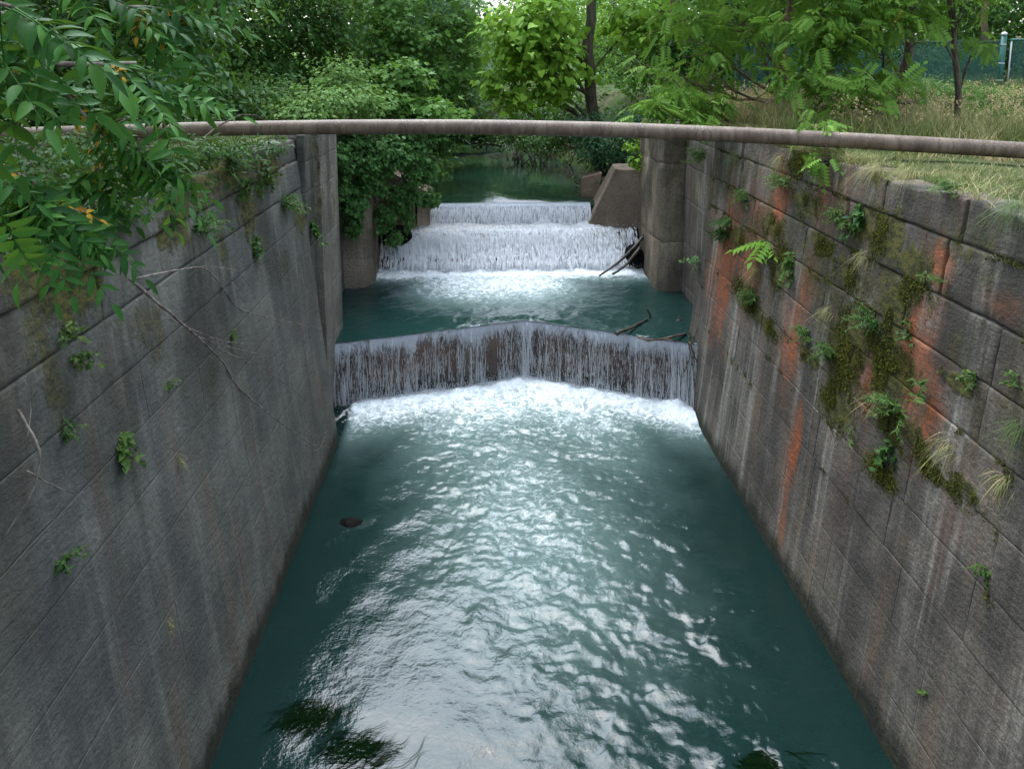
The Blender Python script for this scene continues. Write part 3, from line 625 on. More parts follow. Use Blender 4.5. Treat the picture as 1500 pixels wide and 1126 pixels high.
def upper_fall():
    rs = np.random.RandomState(22)
    t = link('waterfall', None); tag(t, 'white cascade tumbling down the stepped weir from the upper river', kind='structure')
    # glassy curtain over the crest
    g = Geo(); xs = np.linspace(-1.84, 3.12, 300); dr = np.array([-.05, -.03, 0, .03, .08, .16, .28, .42, .56])
    y = 21.70 - .9 * np.sqrt(np.maximum(dr, 0)/4.9)[None] * .6 + .02*(fbm(xs*12, xs*0, 9, 3)-.45)[:, None]*sstep(.02, .3, dr)[None] + np.where(dr < 0, .09, 0)[None]
    Z = (RIV - .06 - dr)[None] + 0*y; m = len(dr); f = np.clip(1.0 - .3*dr, 0, 1)[None] + 0*y
    i, j = np.meshgrid(np.arange(len(xs)-1), np.arange(m-1), indexing='ij')
    g.add(np.stack([xs[:, None]+0*y, y, Z], -1), np.stack([i*m+j, i*m+j+1, (i+1)*m+j+1, (i+1)*m+j], -1).reshape(-1, 4), a=f.ravel())
    g.obj('water_curtain', MAT['film'], t, smooth=True, attr='foam')
    # tumbling white sheet over the two lower steps
    xs = np.linspace(-3.24, 4.42, 330)
    s_ = np.linspace(0, 1, 90)
    py = np.interp(s_, [0, .20, .30, .42, .55, .66, .80, 1], [21.75, 21.25, 20.95, 20.78, 20.62, 20.46, 20.22, 19.98])
    pz = np.interp(s_, [0, .20, .30, .42, .55, .66, .80, 1], [2.78, 2.72, 2.66, 2.42, 2.10, 1.96, 1.72, 1.50])
    Xg, S_ = np.meshgrid(xs, s_, indexing='ij')
    n_ = fbm(Xg*2.4, S_*5, 14, 5) - .46; n2 = fbm(Xg*9, S_*20, 15, 3) - .43
    edge = sstep(-3.3, -1.9, Xg) * sstep(4.6, 3.2, Xg)
    Yg = py[None] - (n_*.34 + n2*.10) * np.interp(s_, [0, .2, 1], [.3, .7, 1])[None] + (1-edge) * .16
    Zg = pz[None] + n_*.20 + n2*.06 - (1 - edge) * .30 * np.interp(s_, [0, .3, .6, 1], [1, 1, .5, 0])[None]
    f = .78 + .22*np.exp(-((S_-.12)/.12)**2) + .30*sstep(.86, 1, S_) + .12*np.exp(-((S_-.66)/.06)**2) - .28*(1-edge) - .10*np.exp(-((S_-.5)/.1)**2) - .04*np.exp(-((S_-.8)/.08)**2) + .35*(fbm(Xg*1.3, S_*1.5, 19, 3)-.45)
    m = len(s_); i, j = np.meshgrid(np.arange(len(xs)-1), np.arange(m-1), indexing='ij')
    g = Geo(); g.add(np.stack([Xg, Yg, Zg], -1), np.stack([i*m+j, (i+1)*m+j, (i+1)*m+j+1, i*m+j+1], -1).reshape(-1, 4), a=f.ravel())
    g.obj('white_water', MAT['cascade'], t, smooth=True, attr='foam')
    g = Geo(); N = 1500; cx = rs.uniform(-1.82, 3.1, N); d0 = rs.rand(N)*.4
    strands(g, cx, np.full(N, 21.62), np.full(N, RIV-.06), d0, np.minimum(d0+rs.uniform(.05, .3, N), .6), rs.uniform(.5, .9, N), (0, -1.0), rs.uniform(.003, .011, N), rs, None)
    N = 7000; cx = rs.uniform(-3.2, 4.38, N); k = rs.rand(N); e = sstep(-3.3, -2.2, cx) * sstep(4.6, 3.5, cx); sel = rs.rand(N) < .35 + .65*e; cx, k = cx[sel], k[sel]; N = len(cx)
    y0 = np.interp(k, [0, .5, 1], [20.88, 20.62, 20.25]) - .07; z0 = np.interp(k, [0, .5, 1], [2.74, 2.30, 1.85]) + .03
    L = rs.uniform(.03, .28, N); strands(g, cx, y0, z0, np.zeros(N), L, rs.uniform(.4, 1.0, N), (0, -1.0), rs.uniform(.004, .014, N), rs, None)
    tag(g.obj('falling_streaks', MAT['spray'], t), kind='stuff')
    N = 6000; cx = rs.uniform(-3.2, 4.4, N); k = rs.rand(N); y = np.where(k < .6, 19.95 + rs.randn(N)*.15, 20.75 + rs.randn(N)*.2); z = np.where(k < .6, POOL+.12, 2.66) + rs.exponential(.05, N)
    drops(np.stack([cx, y, z], 1), rs.uniform(.004, .011, N), rs, 'spray', t)
upper_fall()

# ================================================================== PIPE
pp = [at(-140, 202, 11.7), at(0, 198, 11.6), at(150, 193.5, 11.5), at(300, 189, 11.45), at(500, 186, 11.3), at(700, 186, 11.1), at(900, 190, 10.9), at(1100, 198.5, 10.65), at(1300, 209, 10.4), at(1500, 220.5, 10.15), at(1720, 236, 9.9)]
P_ = np.array(pp); tt = np.linspace(0, len(P_)-1, 90); PP = np.stack([np.interp(tt, range(len(P_)), P_[:, k]) for k in range(3)], 1)
for _ in range(6): PP[1:-1] = (PP[:-2] + 2*PP[1:-1] + PP[2:]) / 4
g = Geo(); g.tube(PP, np.linspace(.112, .122, len(PP)), 28); pipe = g.obj('pipe', MAT['pipe'], smooth=True)
tag(pipe, 'long rusty brown pipe with pale lichen crossing over the canal from bank to bank', 'pipe')

for q in (24, 62):
    g = Geo(); g.tube(PP[q] + (PP[q+1]-PP[q])*np.linspace(0, .12, 5)[:, None], [.118, .127, .129, .127, .118], 28); g.obj('weld_seam', MAT['pipe'], pipe, smooth=True)
# ================================================================== FENCE
def fence():
    Y0 = 21.0; t = thing('chain_link_fence', 'green chain link fence panel with rusty top rail behind the long grass', 'fence')
    xa, xb = 7.2, 15.1; zb = 6.45; zt = 8.24
    for x in (7.3, 10.05, 12.55):
        g = Geo(); g.tube([(x, Y0+.05, zb-.3), (x, Y0+.05, zt-.03)], .035, 10); g.obj('post', MAT['rust'], t, smooth=True)
    g = Geo(); g.tube([(xa, Y0+.03, zt-.05), (xb, Y0+.03, zt-.02)], .028, 10); g.obj('top_rail', MAT['rust'], t, smooth=True)
    def mesh_panel(xa, xb, zb, zt, Y, par, mat, w=.0070, sp=.075):
        g = Geo(); H_ = zt - zb; n = int((xb-xa+H_)/sp)
        for k in range(n):
            for sgn in (1, -1):
                x0 = (xa - H_*.9 + k*sp) if sgn > 0 else (xa + k*sp); x1 = x0 + sgn*H_*.9
                za, zc = zb, zt + .05
                def clipx(x0, z0, x1, z1):
                    if x1 == x0: return None
                    f = lambda x: z0 + (z1-z0)*(x-x0)/(x1-x0)
                    lo, hi = (x0, z0), (x1, z1)
                    pts = []
                    for (x, z) in (lo, hi):
                        if x < xa: x, z = xa, f(xa)
                        if x > xb: x, z = xb, f(xb)
                        pts.append((x, z))
                    return pts
                if max(x0, x1) <= xa or min(x0, x1) >= xb: continue
                c = clipx(x0, za, x1, zc)
                if c and abs(c[0][0]-c[1][0]) > .02: g.tube([(c[0][0], Y + sgn*.003, c[0][1]), (c[1][0], Y + sgn*.003, c[1][1])], w, 4, cap=False)
        tag(g.obj('wire_mesh', mat, par), kind='stuff')
    mesh_panel(xa, xb, zb, zt, Y0, t, MAT['wire'])
    p = thing('fence_post', 'thick green fence post with a pale domed cap beside the chain link panels', 'post')
    g = Geo(); g.tube([(15.2, Y0, 6.2), (15.2, Y0, 8.42)], .075, 14); g.obj('shaft', MAT['fence'], p, smooth=True)
    g = Geo(); g.tube([(15.2, Y0, 8.42), (15.2, Y0, 8.46), (15.2, Y0, 8.50), (15.2, Y0, 8.52)], [.085, .085, .06, .01], 14); g.obj('cap', MAT['galv'], p, smooth=True)
    for z in (7.1, 7.6, 8.15):
        g = Geo(); g.tube([(15.2, Y0, z-.018), (15.2, Y0, z+.018)], .083, 14); g.obj('clamp', MAT['galv'], p, smooth=True)
    q = thing('chain_link_gate', 'green chain link gate with galvanised edge at the far right behind tall weeds', 'gate')
    g = Geo(); g.tube([(15.36, Y0-.05, 8.28), (17.4, Y0-.25, 8.30)], .035, 10); g.obj('top_rail', MAT['fence'], q, smooth=True)
    g = Geo(); g.tube([(15.40, Y0-.06, 6.5), (15.40, Y0-.06, 8.27)], .02, 8); g.obj('edge_bar', MAT['galv'], q, smooth=True)
    mesh_panel(15.42, 17.3, 6.5, 8.22, Y0-.1, q, MAT['wire'], .0070, .08)
fence()

# ================================================================== FOLIAGE
def T_oval(fold=.12, w=.30): return np.array([(0,0,0),(-w,.42,fold),(0,1,-.12),(w,.42,fold),(0,.5,0)]), np.array([(0,4,1),(1,4,2),(0,3,4),(4,3,2)])
def T_diamond(): return np.array([(0,0,0),(-.33,.45,.08),(0,1,-.1),(.33,.45,.08)]), np.array([(0,2,1),(0,3,2)])
def T_heart():
    return np.array([(0,.02,0),(-.36,-.08,.05),(-.50,.22,.07),(-.30,.62,.03),(0,1,-.2),(.30,.62,.03),(.50,.22,.07),(.36,-.08,.05),(0,.42,-.03)]), \
        np.array([(8,1,0),(8,2,1),(8,3,2),(8,4,3),(8,5,4),(8,6,5),(8,7,6),(8,0,7)])
def T_maple():
    o = [(0,0,0),(-.2,-.02,.02),(-.5,.12,.06),(-.28,.28,.0),(-.55,.62,.06),(-.2,.55,0),(0,1,-.12),(.2,.55,0),(.55,.62,.06),(.28,.28,0),(.5,.12,.06),(.2,-.02,.02)]
    V = np.array(o + [(0,.35,-.03)]); k = len(o); return V, np.array([(k, (i+1) % k, i) for i in range(k)])
def T_ivy():
    o = [(0,0,0),(-.40,-.06,.03),(-.52,.25,.05),(-.26,.45,.0),(0,1,-.15),(.26,.45,0),(.52,.25,.05),(.40,-.06,.03)]
    V = np.array(o + [(0,.3,-.03)]); k = len(o); return V, np.array([(k, (i+1) % k, i) for i in range(k)])
def T_pinnate(n=6, ll=.30, lw=.075, droop=.22):
    V = []; T = []
    def leaflet(b, d, nrm_z):
        k = len(V); d = np.array(d)/np.linalg.norm(d); s_ = np.cross(d, (0,0,1.0)); s_ /= np.linalg.norm(s_)
        for (u, v, w) in ((0,0,0),(.45,-1,.02),(1,0,-.05),(.45,1,.02)):
            V.append(tuple(np.array(b) + d*u*ll + s_*v*lw + np.array((0,0,w - nrm_z*u*ll*.5))))
        T.extend([(k,k+1,k+2),(k,k+2,k+3)])
    for i in range(n):
        t = .15 + .8*i/n; b = (0, t, -droop*t*t)
        for s_ in (-1, 1): leaflet(b, (s_*.95, .42, 0), .5)
    leaflet((0,.97,-droop*.94), (0,1,0), .4)
    k = len(V); V += [(-.006,0,0),(.006,0,0),(.006,.5,-droop*.25),(-.006,.5,-droop*.25),(.004,1,-droop),(-.004,1,-droop)]; T += [(k,k+1,k+2),(k,k+2,k+3),(k+3,k+2,k+4),(k+3,k+4,k+5)]
    return np.array(V), np.array(T)
TM = dict(oval=T_oval(), diamond=T_diamond(), heart=T_heart(), maple=T_maple(), ivy=T_ivy(), pinnate=T_pinnate(), narrow=T_oval(.06, .13))
def add_leaves(g, tm, P, N, D, size, tint):
    V, T = TM[tm] if isinstance(tm, str) else tm
    N = N/(np.linalg.norm(N, axis=1)[:, None]+1e-9); D = D - (D*N).sum(1)[:, None]*N; D /= np.linalg.norm(D, axis=1)[:, None]+1e-9; Xx = np.cross(D, N)
    W = P[:, None] + size[:, None, None]*(V[None, :, 0:1]*Xx[:, None] + V[None, :, 1:2]*D[:, None] + V[None, :, 2:3]*N[:, None])
    g.add(W.reshape(-1, 3), None, ((np.arange(len(P))*len(V))[:, None, None] + T[None]).reshape(-1, 3), np.repeat(tint, len(V)))
def crown_pts(lobes, n, rs, per=9, sig=.22, shell=.45):
    """leaf positions: clumps spread through uneven ellipsoid lobes -> P, outward"""
    vol = np.array([l[1][0]*l[1][1]*l[1][2] for l in lobes])**.72; vol /= vol.sum(); Ps = []; Os = []; Cs = []
    for (c, r), w in zip(lobes, vol):
        m = max(3, int(n*w/per)); d = rs.randn(m, 3); d /= np.linalg.norm(d, axis=1)[:, None]
        rr = rs.rand(m)**shell * (.78 + .42*rs.rand(m)); cc = np.array(c) + d*rr[:, None]*np.array(r)
        q = np.repeat(cc, per, 0) + rs.randn(m*per, 3)*np.array([1, 1, .55])*sig*(np.mean(r)**.35)
        Ps.append(q); Os.append(np.repeat(d, per, 0)); Cs.append(np.repeat(rs.rand(m), per))
    return np.vstack(Ps), np.vstack(Os), np.concatenate(Cs)
def crown_geo(g, lobes, n, tm, size, rs, per=9, sig=.22, droop=.5, tintb=0.0, shell=.45):
    P, O, Cn = crown_pts(lobes, n, rs, per, sig, shell); k = len(P)
    keep = P[:, 2] > ground_z(P[:, 0], P[:, 1]) * np.where((P[:,1] > 21.7) | (P[:,0] < -4.25) | (P[:,0] > 5.42), 1, 0) + .05
    P, O, Cn = P[keep], O[keep], Cn[keep]; k = len(P)
    Nn = np.array([0, 0, .75]) + O*.55 + rs.randn(k, 3)*.42; D = O*np.array([1, 1, .3]) + rs.randn(k, 3)*.55 + np.array([0, 0, -droop])
    add_leaves(g, tm, P, Nn, D, size*(.65+.7*rs.rand(k)), np.clip(.12 + .38*Cn + .45*rs.rand(k) + tintb, 0, 1))
def limb(g, a, b, r0, r1, rs, bend=.12, n=6, seg=7):
    a = np.array(a, float); b = np.array(b, float); L = np.linalg.norm(b-a); t = np.linspace(0, 1, seg)
    off = rs.randn(3)*bend*L; p = a + (b-a)*t[:, None] + off*(np.sin(math.pi*t)*.5)[:, None] + np.cumsum(rs.randn(seg, 3), 0)*.012*L*(t > 0)[:, None]*(t < 1)[:, None]
    g.tube(p, r0 + (r1-r0)*t, n); return p
def tree(name, label, base, top, r, lobes, n, tm, size, mat, seed, bark='bark', cat='tree', group=None, per=9, sig=.22, droop=.5, tintb=0., limbs=True, shell=.45):
    rs = np.random.RandomState(seed); t = thing(name, label, cat, group); lobes = [(np.array(c), q) for c, q in lobes]
    g = Geo(); tr = limb(g, base, top, r, r*.45, rs, .05, 10, 12)
    if limbs:
        for c, q in lobes:
            h = np.clip((c[2]-base[2])*.62/(top[2]-base[2]+1e-6), .12, .98); st = tr[int(h*11)]
            lp = limb(g, st, c, r*.34*(1-.5*h), .015, rs, .16, 6, 8)
            for _ in range(6):
                e = c + rs.randn(3)*np.array(q)*.6; limb(g, lp[rs.randint(3, 8)], e, .016, .004, rs, .2, 4, 5)
    g.obj('trunk', MAT[bark], t, smooth=True)
    g = Geo(); crown_geo(g, lobes, n, tm, size, rs, per, sig, droop, tintb, shell); g.obj('crown', MAT[mat], t, attr='tint')
    return t
def L(px, py, Y, rx, ry, rz): return (at(px, py, Y), (rx, ry, rz))
def gz(x, y): return float(ground_z(np.array(x), np.array(y)))
# --- trees upstream
tree('broadleaf_tree', 'leafy tree with big bright yellow-green heart-shaped leaves leaning over the river', (4.05,25,3.6), (3.75,25,14), .24,
     [L(790,95,24,1.7,1.3,1.2), L(752,150,23.6,.9,.8,.38), L(795,35,24,1.4,1.2,1.1), L(755,50,24,1.2,1.2,.9), L(812,130,24.2,.7,.8,.7), L(735,120,23.8,.7,.7,.5), L(815,-60,25.5,1.5,1.4,1.2), L(940,-150,28,2.6,2.2,2), L(985,-260,28,3,2.6,2.2), L(930,30,25.6,1.2,1.2,1.0)],
     7000, 'heart', .25, 'leaf_bright', 31, per=7, sig=.26, droop=.9)
tree('maple_tree', 'green maple on the left bank leaning towards the river', (-4.4,26.5,6.0), (-4.2,26.8,15), .2,
     [L(600,60,25.5,1.6,1.4,1.4), L(655,115,25.5,1.2,1.2,.9), L(560,20,26,1.7,1.4,1.6), L(675,30,26.5,1.1,1.1,1.3), L(625,155,24.8,.9,.8,.5), L(560,-120,28,3,2.4,2.6), L(540,100,26,1.2,1.2,1.0), L(690,85,27,.8,.8,.8)],
     9500, 'maple', .19, 'leaf_maple', 32, per=10)
tree('dark_tree', 'dark leafy tree on the left bank behind the pale shrubs', (-8.0,23.0,6.0), (-7.8,23,15), .22,
     [L(420,60,22,2.0,1.6,1.4), L(350,95,20.5,1.6,1.4,1.0), L(480,30,22.5,1.5,1.4,1.2), L(400,-90,22,3.2,2.5,2.2), L(460,105,22,1.0,1,.6), L(300,30,21,1.8,1.5,1.4)],
     13000, 'oval', .18, 'leaf_dark', 33, tintb=.06)
tree('dark_tree', 'very dark tree standing behind the overhanging branches at the upper left', (-10.5,17.5,6.0), (-10.2,17,14), .24,
     [L(120,60,16,2.4,1.6,1.4), L(220,110,15,1.5,1.2,.8), L(40,120,14,1.6,1.3,.9), L(250,20,17,2,1.6,1.4), L(100,-80,16,3,2.4,2), L(-60,60,14,2,1.6,1.4), L(300,140,16,1.0,.9,.5)],
     15000, 'oval', .17, 'leaf_dark', 34, tintb=-.05)
tree('maple_tree', 'blue-green tree on the far left bank behind the nearer maple', (-7,36,5.8), (-7,36,15), .2,
     [L(640,60,35,2.2,2,2.2), L(590,110,34,2,2,1.5), L(690,120,36,1.4,1.4,1.3), L(670,20,38,2,2,2), L(600,-60,36,4,3,3)], 7000, 'maple', .24, 'leaf_blue', 35, per=9, sig=.3)
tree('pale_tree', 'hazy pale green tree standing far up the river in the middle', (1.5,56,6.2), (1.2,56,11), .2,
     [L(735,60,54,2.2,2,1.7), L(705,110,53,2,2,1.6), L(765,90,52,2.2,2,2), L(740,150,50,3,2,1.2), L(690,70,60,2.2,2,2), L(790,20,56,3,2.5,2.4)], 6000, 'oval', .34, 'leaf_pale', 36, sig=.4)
tree('leafy_tree', 'mid green tree with fine leaves right of the heart-leaved tree', (7.2,29,6.0), (7.0,29,15), .15,
     [L(950,60,28,1.6,1.4,1.5), L(1000,20,28,1.8,1.5,1.5), L(920,110,27.5,1.1,1.2,1.0), L(985,110,27,1.2,1.2,.9), L(990,-110,28,3.2,2.6,2.4), L(890,60,30,1.5,1.5,1.4)],
     8000, 'oval', .17, 'leaf_maple', 37, tintb=.08)
tree('leafy_tree', 'shady tree far behind the grassy right bank', (12,32,6.4), (12,32,15), .2,
     [L(1080,40,31,2.4,2,1.8), L(1150,20,31,2.2,2,2), L(1040,100,31,1.8,1.6,1.2), L(1120,90,31,1.8,1.6,1.1), L(1100,-100,32,4,3,3)], 7000, 'oval', .22, 'leaf_maple', 38)
tree('dark_tree', 'dark tree behind the left part of the chain link fence', (14.5,27,6.4), (14.5,27,14), .16,
     [L(1260,30,26,2.4,1.8,1.5), L(1330,10,26,2.2,1.8,1.5), L(1210,60,26,1.6,1.4,1.0), L(1310,70,26,1.6,1.4,.9), L(1280,-90,26,3.6,2.6,2.4)], 7000, 'oval', .18, 'leaf_dark', 39, tintb=.08)
tree('dark_tree', 'dark tree behind the green gate at the far right', (19.5,25.5,6.4), (19.2,25.5,14), .12,
     [L(1430,20,25,1.8,1.5,1.2), L(1500,10,24.5,2,1.6,1.4), L(1560,40,24,2,1.6,1.5), L(1470,70,25,1.6,1.3,.7), L(1480,-90,25,3.4,2.5,2.2)], 7000, 'oval', .17, 'leaf_dark', 40, tintb=.02)
g = Geo(); limb(g, at(1432,110,23), at(1438,-150,23), .11, .08, np.random.RandomState(2), .02, 9)
tag(g.obj('bare_trunk', MAT['bark_tan'], smooth=True), 'straight orange-brown trunk standing just behind the fence near the gate', 'tree trunk')
for (x0, y0, x1, y1, Y, r, lab) in ((980,175,978,-60,26,.11,'slim brown trunk among the trees right of the heart-leaved tree'), (1101,135,1106,-60,24,.07,'thin dark reddish trunk left of the thick trunk on the grassy bank')):
    g = Geo(); limb(g, at(x0,y0,Y), at(x1,y1,Y), r, r*.8, np.random.RandomState(int(x0)), .03, 8)
    tag(g.obj('bare_trunk', MAT['bark_tan'], smooth=True), lab, 'tree trunk')
tree('leafy_tree', 'tall leafy tree on the far left bank where the river bends', (-6,47,6), (-6,47,15), .2,
     [L(650,40,45,2.6,2.2,2.4), L(610,100,44,2.4,2,2), L(665,130,46,2,2,1.6), L(580,20,46,3,2.4,2.4), L(540,80,44,2.6,2,2), L(640,170,43,2,1.6,1.0)], 6000, 'oval', .3, 'leaf_maple', 46, sig=.36)
tree('leafy_tree', 'tall leafy tree on the far right bank behind the heart-leaved tree', (8,44,6.3), (8,44,15), .2,
     [L(860,60,42,2.6,2.2,2.2), L(900,110,42,2.4,2,1.8), L(830,120,43,2,2,1.6), L(940,40,43,2.8,2.2,2.2), L(820,20,44,2,2,2), L(790,150,44,2,1.6,1.2)], 6000, 'oval', .3, 'leaf_mid', 47, sig=.36)
# --- pinnate trees on the right bank
def on_ground(px, Y): p = at(px, 150, Y); return (p[0], p[1], gz(p[0], p[1]) - .15)
b = on_ground(1158, 18.6)
tree('ash_like_tree', 'tree with feathery leaves and a thick brown trunk on the grassy right bank', b, (b[0]+.1, b[1], 14), .17,
     [L(1050,70,17,1.2,1.1,.6), L(1000,30,17,1.3,1.1,.8), L(1080,20,17.5,1.4,1.2,.8), L(985,100,16.5,.9,.8,.4), L(1120,60,17,.9,.9,.5), L(1040,110,16.6,1.0,.9,.35), L(1060,-90,18,3,2.4,1.8), L(1190,-60,18,2.2,1.8,1.2), L(1000,-260,18,3.2,2.6,2.2), L(1150,-330,19,3.4,2.8,2.4)],
     1700, 'pinnate', .42, 'leaf_mid', 41, 'bark_tan', per=5, sig=.32, droop=.35)
b = on_ground(1298, 17.4)
tree('ash_like_tree', 'tree with feathery leaves drooping over the middle of the right bank, grey trunk', b, (b[0]-.1, b[1], 13), .12,
     [L(1220,60,14,1.0,.9,.45), L(1265,120,13.5,.8,.7,.35), L(1200,20,14.5,1.1,.9,.5), L(1290,40,14,.8,.8,.4), L(1180,110,13.6,.55,.6,.3), L(1250,150,13,.55,.5,.2), L(1240,-80,15,2.4,2,1.3)],
     1300, 'pinnate', .38, 'leaf_mid', 42, per=5, sig=.28, droop=.4)
b = on_ground(1412, 14.0)
tree('young_tree', 'slender young tree with a thin bare trunk in front of the chain link fence', b, (b[0]-.3, b[1], 11), .065,
     [L(1340,10,13.6,.7,.6,.28), L(1440,-50,14,1.2,1.1,.6), L(1380,-90,14,1.3,1.2,.7), L(1430,70,14.2,.22,.25,.3)],
     330, 'pinnate', .36, 'leaf_mid', 43, per=4, sig=.24, droop=.4, tintb=.1)
b = (5.75, 15.7, 6.1)
tree('sapling', 'low sapling with feathery leaves reaching over the wall top right of the pillar', b, at(990,120,15.3), .035,
     [L(960,158,15.2,.5,.4,.2), L(1010,175,15,.45,.4,.15), L(1035,150,15.4,.5,.45,.22), L(990,135,15.5,.4,.4,.2)], 240, 'pinnate', .34, 'leaf_mid', 44, per=4, sig=.2, droop=.5, tintb=.05)
sp = on_wall(1215, 232, 1)
tree('sapling', 'small seedling tree with feathery leaves rooted on the wall top under the pipe', (sp[0]+.05, sp[1], 6.05), (sp[0]-.05, sp[1]+.1, 6.75), .018,
     [((sp[0]-.12, sp[1], 6.22), (.22,.22,.16)), ((sp[0], sp[1]+.5, 6.72), (.34,.34,.16))], 60, 'pinnate', .30, 'leaf_mid', 45, per=4, sig=.1, droop=.6)
tree('leafy_tree', 'dense shady tree filling the wood behind the feathery-leaved trees', (10,26,6.3), (10,26,14), .14,
     [L(1010,70,25,1.6,1.2,1.0), L(1090,50,25,1.8,1.3,1.2), L(1170,40,25,1.8,1.3,1.2), L(1050,115,24.5,1.3,1.0,.6), L(1130,110,24.5,1.4,1.0,.6), L(1210,100,24.5,1.3,1.0,.6), L(1100,-10,26,2.4,1.6,1.2)], 9000, 'oval', .19, 'leaf_dark', 48, tintb=.12)
# --- shrubs and vines
def shrub(name, label, base, lobes, n, tm, size, mat, seed, cat='shrub', group=None, per=9, sig=.15, droop=.4, tintb=0., bark='bark', shell=.45):
    rs = np.random.RandomState(seed); t = thing(name, label, cat, group); lobes = [(np.array(c), q) for c, q in lobes]; g = Geo()
    for c, q in lobes:
        for _ in range(4): limb(g, np.array(base) + rs.randn(3)*np.array([.15,.15,0]), c + rs.randn(3)*np.array(q)*.4, .018, .005, rs, .15, 5)
    g.obj('stem', MAT[bark], t, smooth=True); g = Geo(); crown_geo(g, lobes, n, tm, size, rs, per, sig, droop, tintb, shell); g.obj('foliage', MAT[mat], t, attr='tint'); return t
shrub('shrub', 'pale green shrub on the left bank above the end of the lock wall', (-5.2,18.5,6.2), [L(470,150,18,1.2,.9,.5), L(425,165,17,.9,.7,.35), L(520,150,18.6,.9,.8,.5), L(500,115,19,.8,.7,.5)], 4200, 'oval', .13, 'leaf_pale', 51, tintb=-.05)
shrub('shrub', 'lobed-leaf bush between the pale shrub and the river', (-3.6,20.8,6.1), [L(570,150,20.4,.9,.8,.45), L(625,160,20.6,.75,.7,.35), L(590,115,21,.8,.7,.5), L(665,170,21.2,.4,.5,.2)], 3600, 'maple', .17, 'leaf_maple', 52, tintb=.2)
shrub('ivy', 'ivy mass hanging over the left pillar and wing wall', (-3.7,20.2,6.0), [L(520,215,18.8,.55,.4,.45), L(570,225,19.2,.6,.5,.5), L(612,245,20,.5,.5,.5), L(545,265,19,.5,.3,.4), L(520,290,18.6,.32,.25,.55), L(590,285,20,.40,.4,.45), L(628,290,20.6,.30,.4,.28), L(565,315,19.6,.30,.25,.32), L(515,335,18.6,.22,.2,.25), L(580,350,19.8,.22,.2,.22), L(505,230,18.4,.3,.3,.4), L(500,275,18.2,.16,.22,.45), L(520,310,18.4,.14,.18,.45), L(530,245,18.5,.4,.25,.3), L(605,215,20.2,.5,.5,.4), L(598,320,20.2,.14,.2,.4), L(560,330,19.5,.12,.2,.35), L(490,225,17.4,.25,.4,.3)],
      13000, 'ivy', .105, 'leaf_ivy', 53, 'vine', per=10, sig=.10, droop=1.1)
shrub('shrub', 'dark bluish undergrowth at the foot of the heart-leaved tree', (4.4,24.2,4.2), [L(880,215,23.5,.9,.6,.8), L(920,225,23,.7,.5,.7), L(865,265,23.2,.5,.4,.3), L(925,180,24,.9,.7,.7), L(860,190,24.5,.8,.7,.6)], 5200, 'oval', .12, 'leaf_blue', 54)
shrub('shrub', 'dark bushes overhanging the far right edge of the river', (3.6,28.5,4.2), [L(800,205,28,1.3,.9,.6), L(760,200,30,1.2,1,.6), L(840,170,27.5,1.2,1,1.0), L(790,165,30,1.6,1.2,.9), L(735,190,33,1.2,1,.8)], 6000, 'oval', .15, 'leaf_dark', 55, tintb=.12)
shrub('shrub', 'dark bush low on the left river bank past the ivy', (-3.0,24.5,4.8), [L(640,200,24,.7,.7,.7), L(600,195,23,.8,.8,.7), L(655,185,26,.8,.8,.8), L(690,185,33,1.4,1.2,.9), L(650,150,30,1.8,1.5,1.4)], 6000, 'maple', .16, 'leaf_dark', 56, tintb=.2)
shrub('shrub', 'bright lime-leaved bush tip beside the top of the right pillar', (4.5,21.3,4.6), [L(935,235,20.9,.28,.2,.22), L(925,215,21.2,.25,.2,.2)], 350, 'oval', .12, 'leaf_bright', 57, per=6, sig=.08)
shrub('shrub', 'mixed green undergrowth along the foot of the chain link fence', (12.5,19.6,6.4), [L(1330,135,19,1.6,.8,.35), L(1410,145,18,1.3,.8,.35), L(1480,150,18,1.2,.8,.35), L(1260,128,19.5,1.2,.8,.3), L(1190,122,19.5,1.2,.8,.3), L(1450,172,14.5,.8,.6,.25)], 6500, 'narrow', .15, 'leaf_maple', 58, per=8, sig=.2, droop=-.3, tintb=-.12)
shrub('shrub', 'green brush behind the pale shrub on the left bank', (-9,18,6.1), [L(330,150,17,1.4,1,.5), L(230,160,15.5,1.3,1,.45), L(120,165,14.5,1.3,1,.5), L(390,140,18.5,1.2,1,.6)], 5500, 'oval', .12, 'leaf_dark', 59, tintb=.12)
shrub('ivy', 'dark creeper spilling over the top of the left wall under the pipe', (-4.3,9.5,6.2), [L(255,232,8.8,.3,.6,.2), L(300,225,10,.3,.7,.22), L(345,222,11,.28,.7,.22), L(395,215,12.3,.25,.7,.18), L(300,262,9.6,.12,.5,.28), L(350,270,10.6,.10,.5,.35), L(385,262,11.6,.10,.5,.3), L(215,265,8.0,.3,.5,.2), L(160,300,7.0,.3,.5,.2)], 3600, 'oval', .075, 'leaf_dark', 63, 'vine', per=8, sig=.09, droop=.9, tintb=-.1)
shrub('shrub', 'low dark brush on the left bank beneath the overhanging leaves', (-5.5,8,6.2), [((-5.0,7.4,6.4),(.7,1.0,.3)), ((-5.2,9.2,6.4),(.8,1.0,.3)), ((-6.4,8.3,6.55),(1.0,1.2,.45)), ((-6.2,10.2,6.45),(1.0,.8,.32)), ((-7.4,9.2,6.6),(1.0,1.0,.5)), ((-5.2,6.2,6.4),(.7,.8,.3)), ((-8,13.5,6.9),(1.6,1.0,.7)), ((-6,13.2,6.7),(1.2,.9,.45))], 7500, 'oval', .10, 'leaf_dark', 64, per=8, sig=.14)
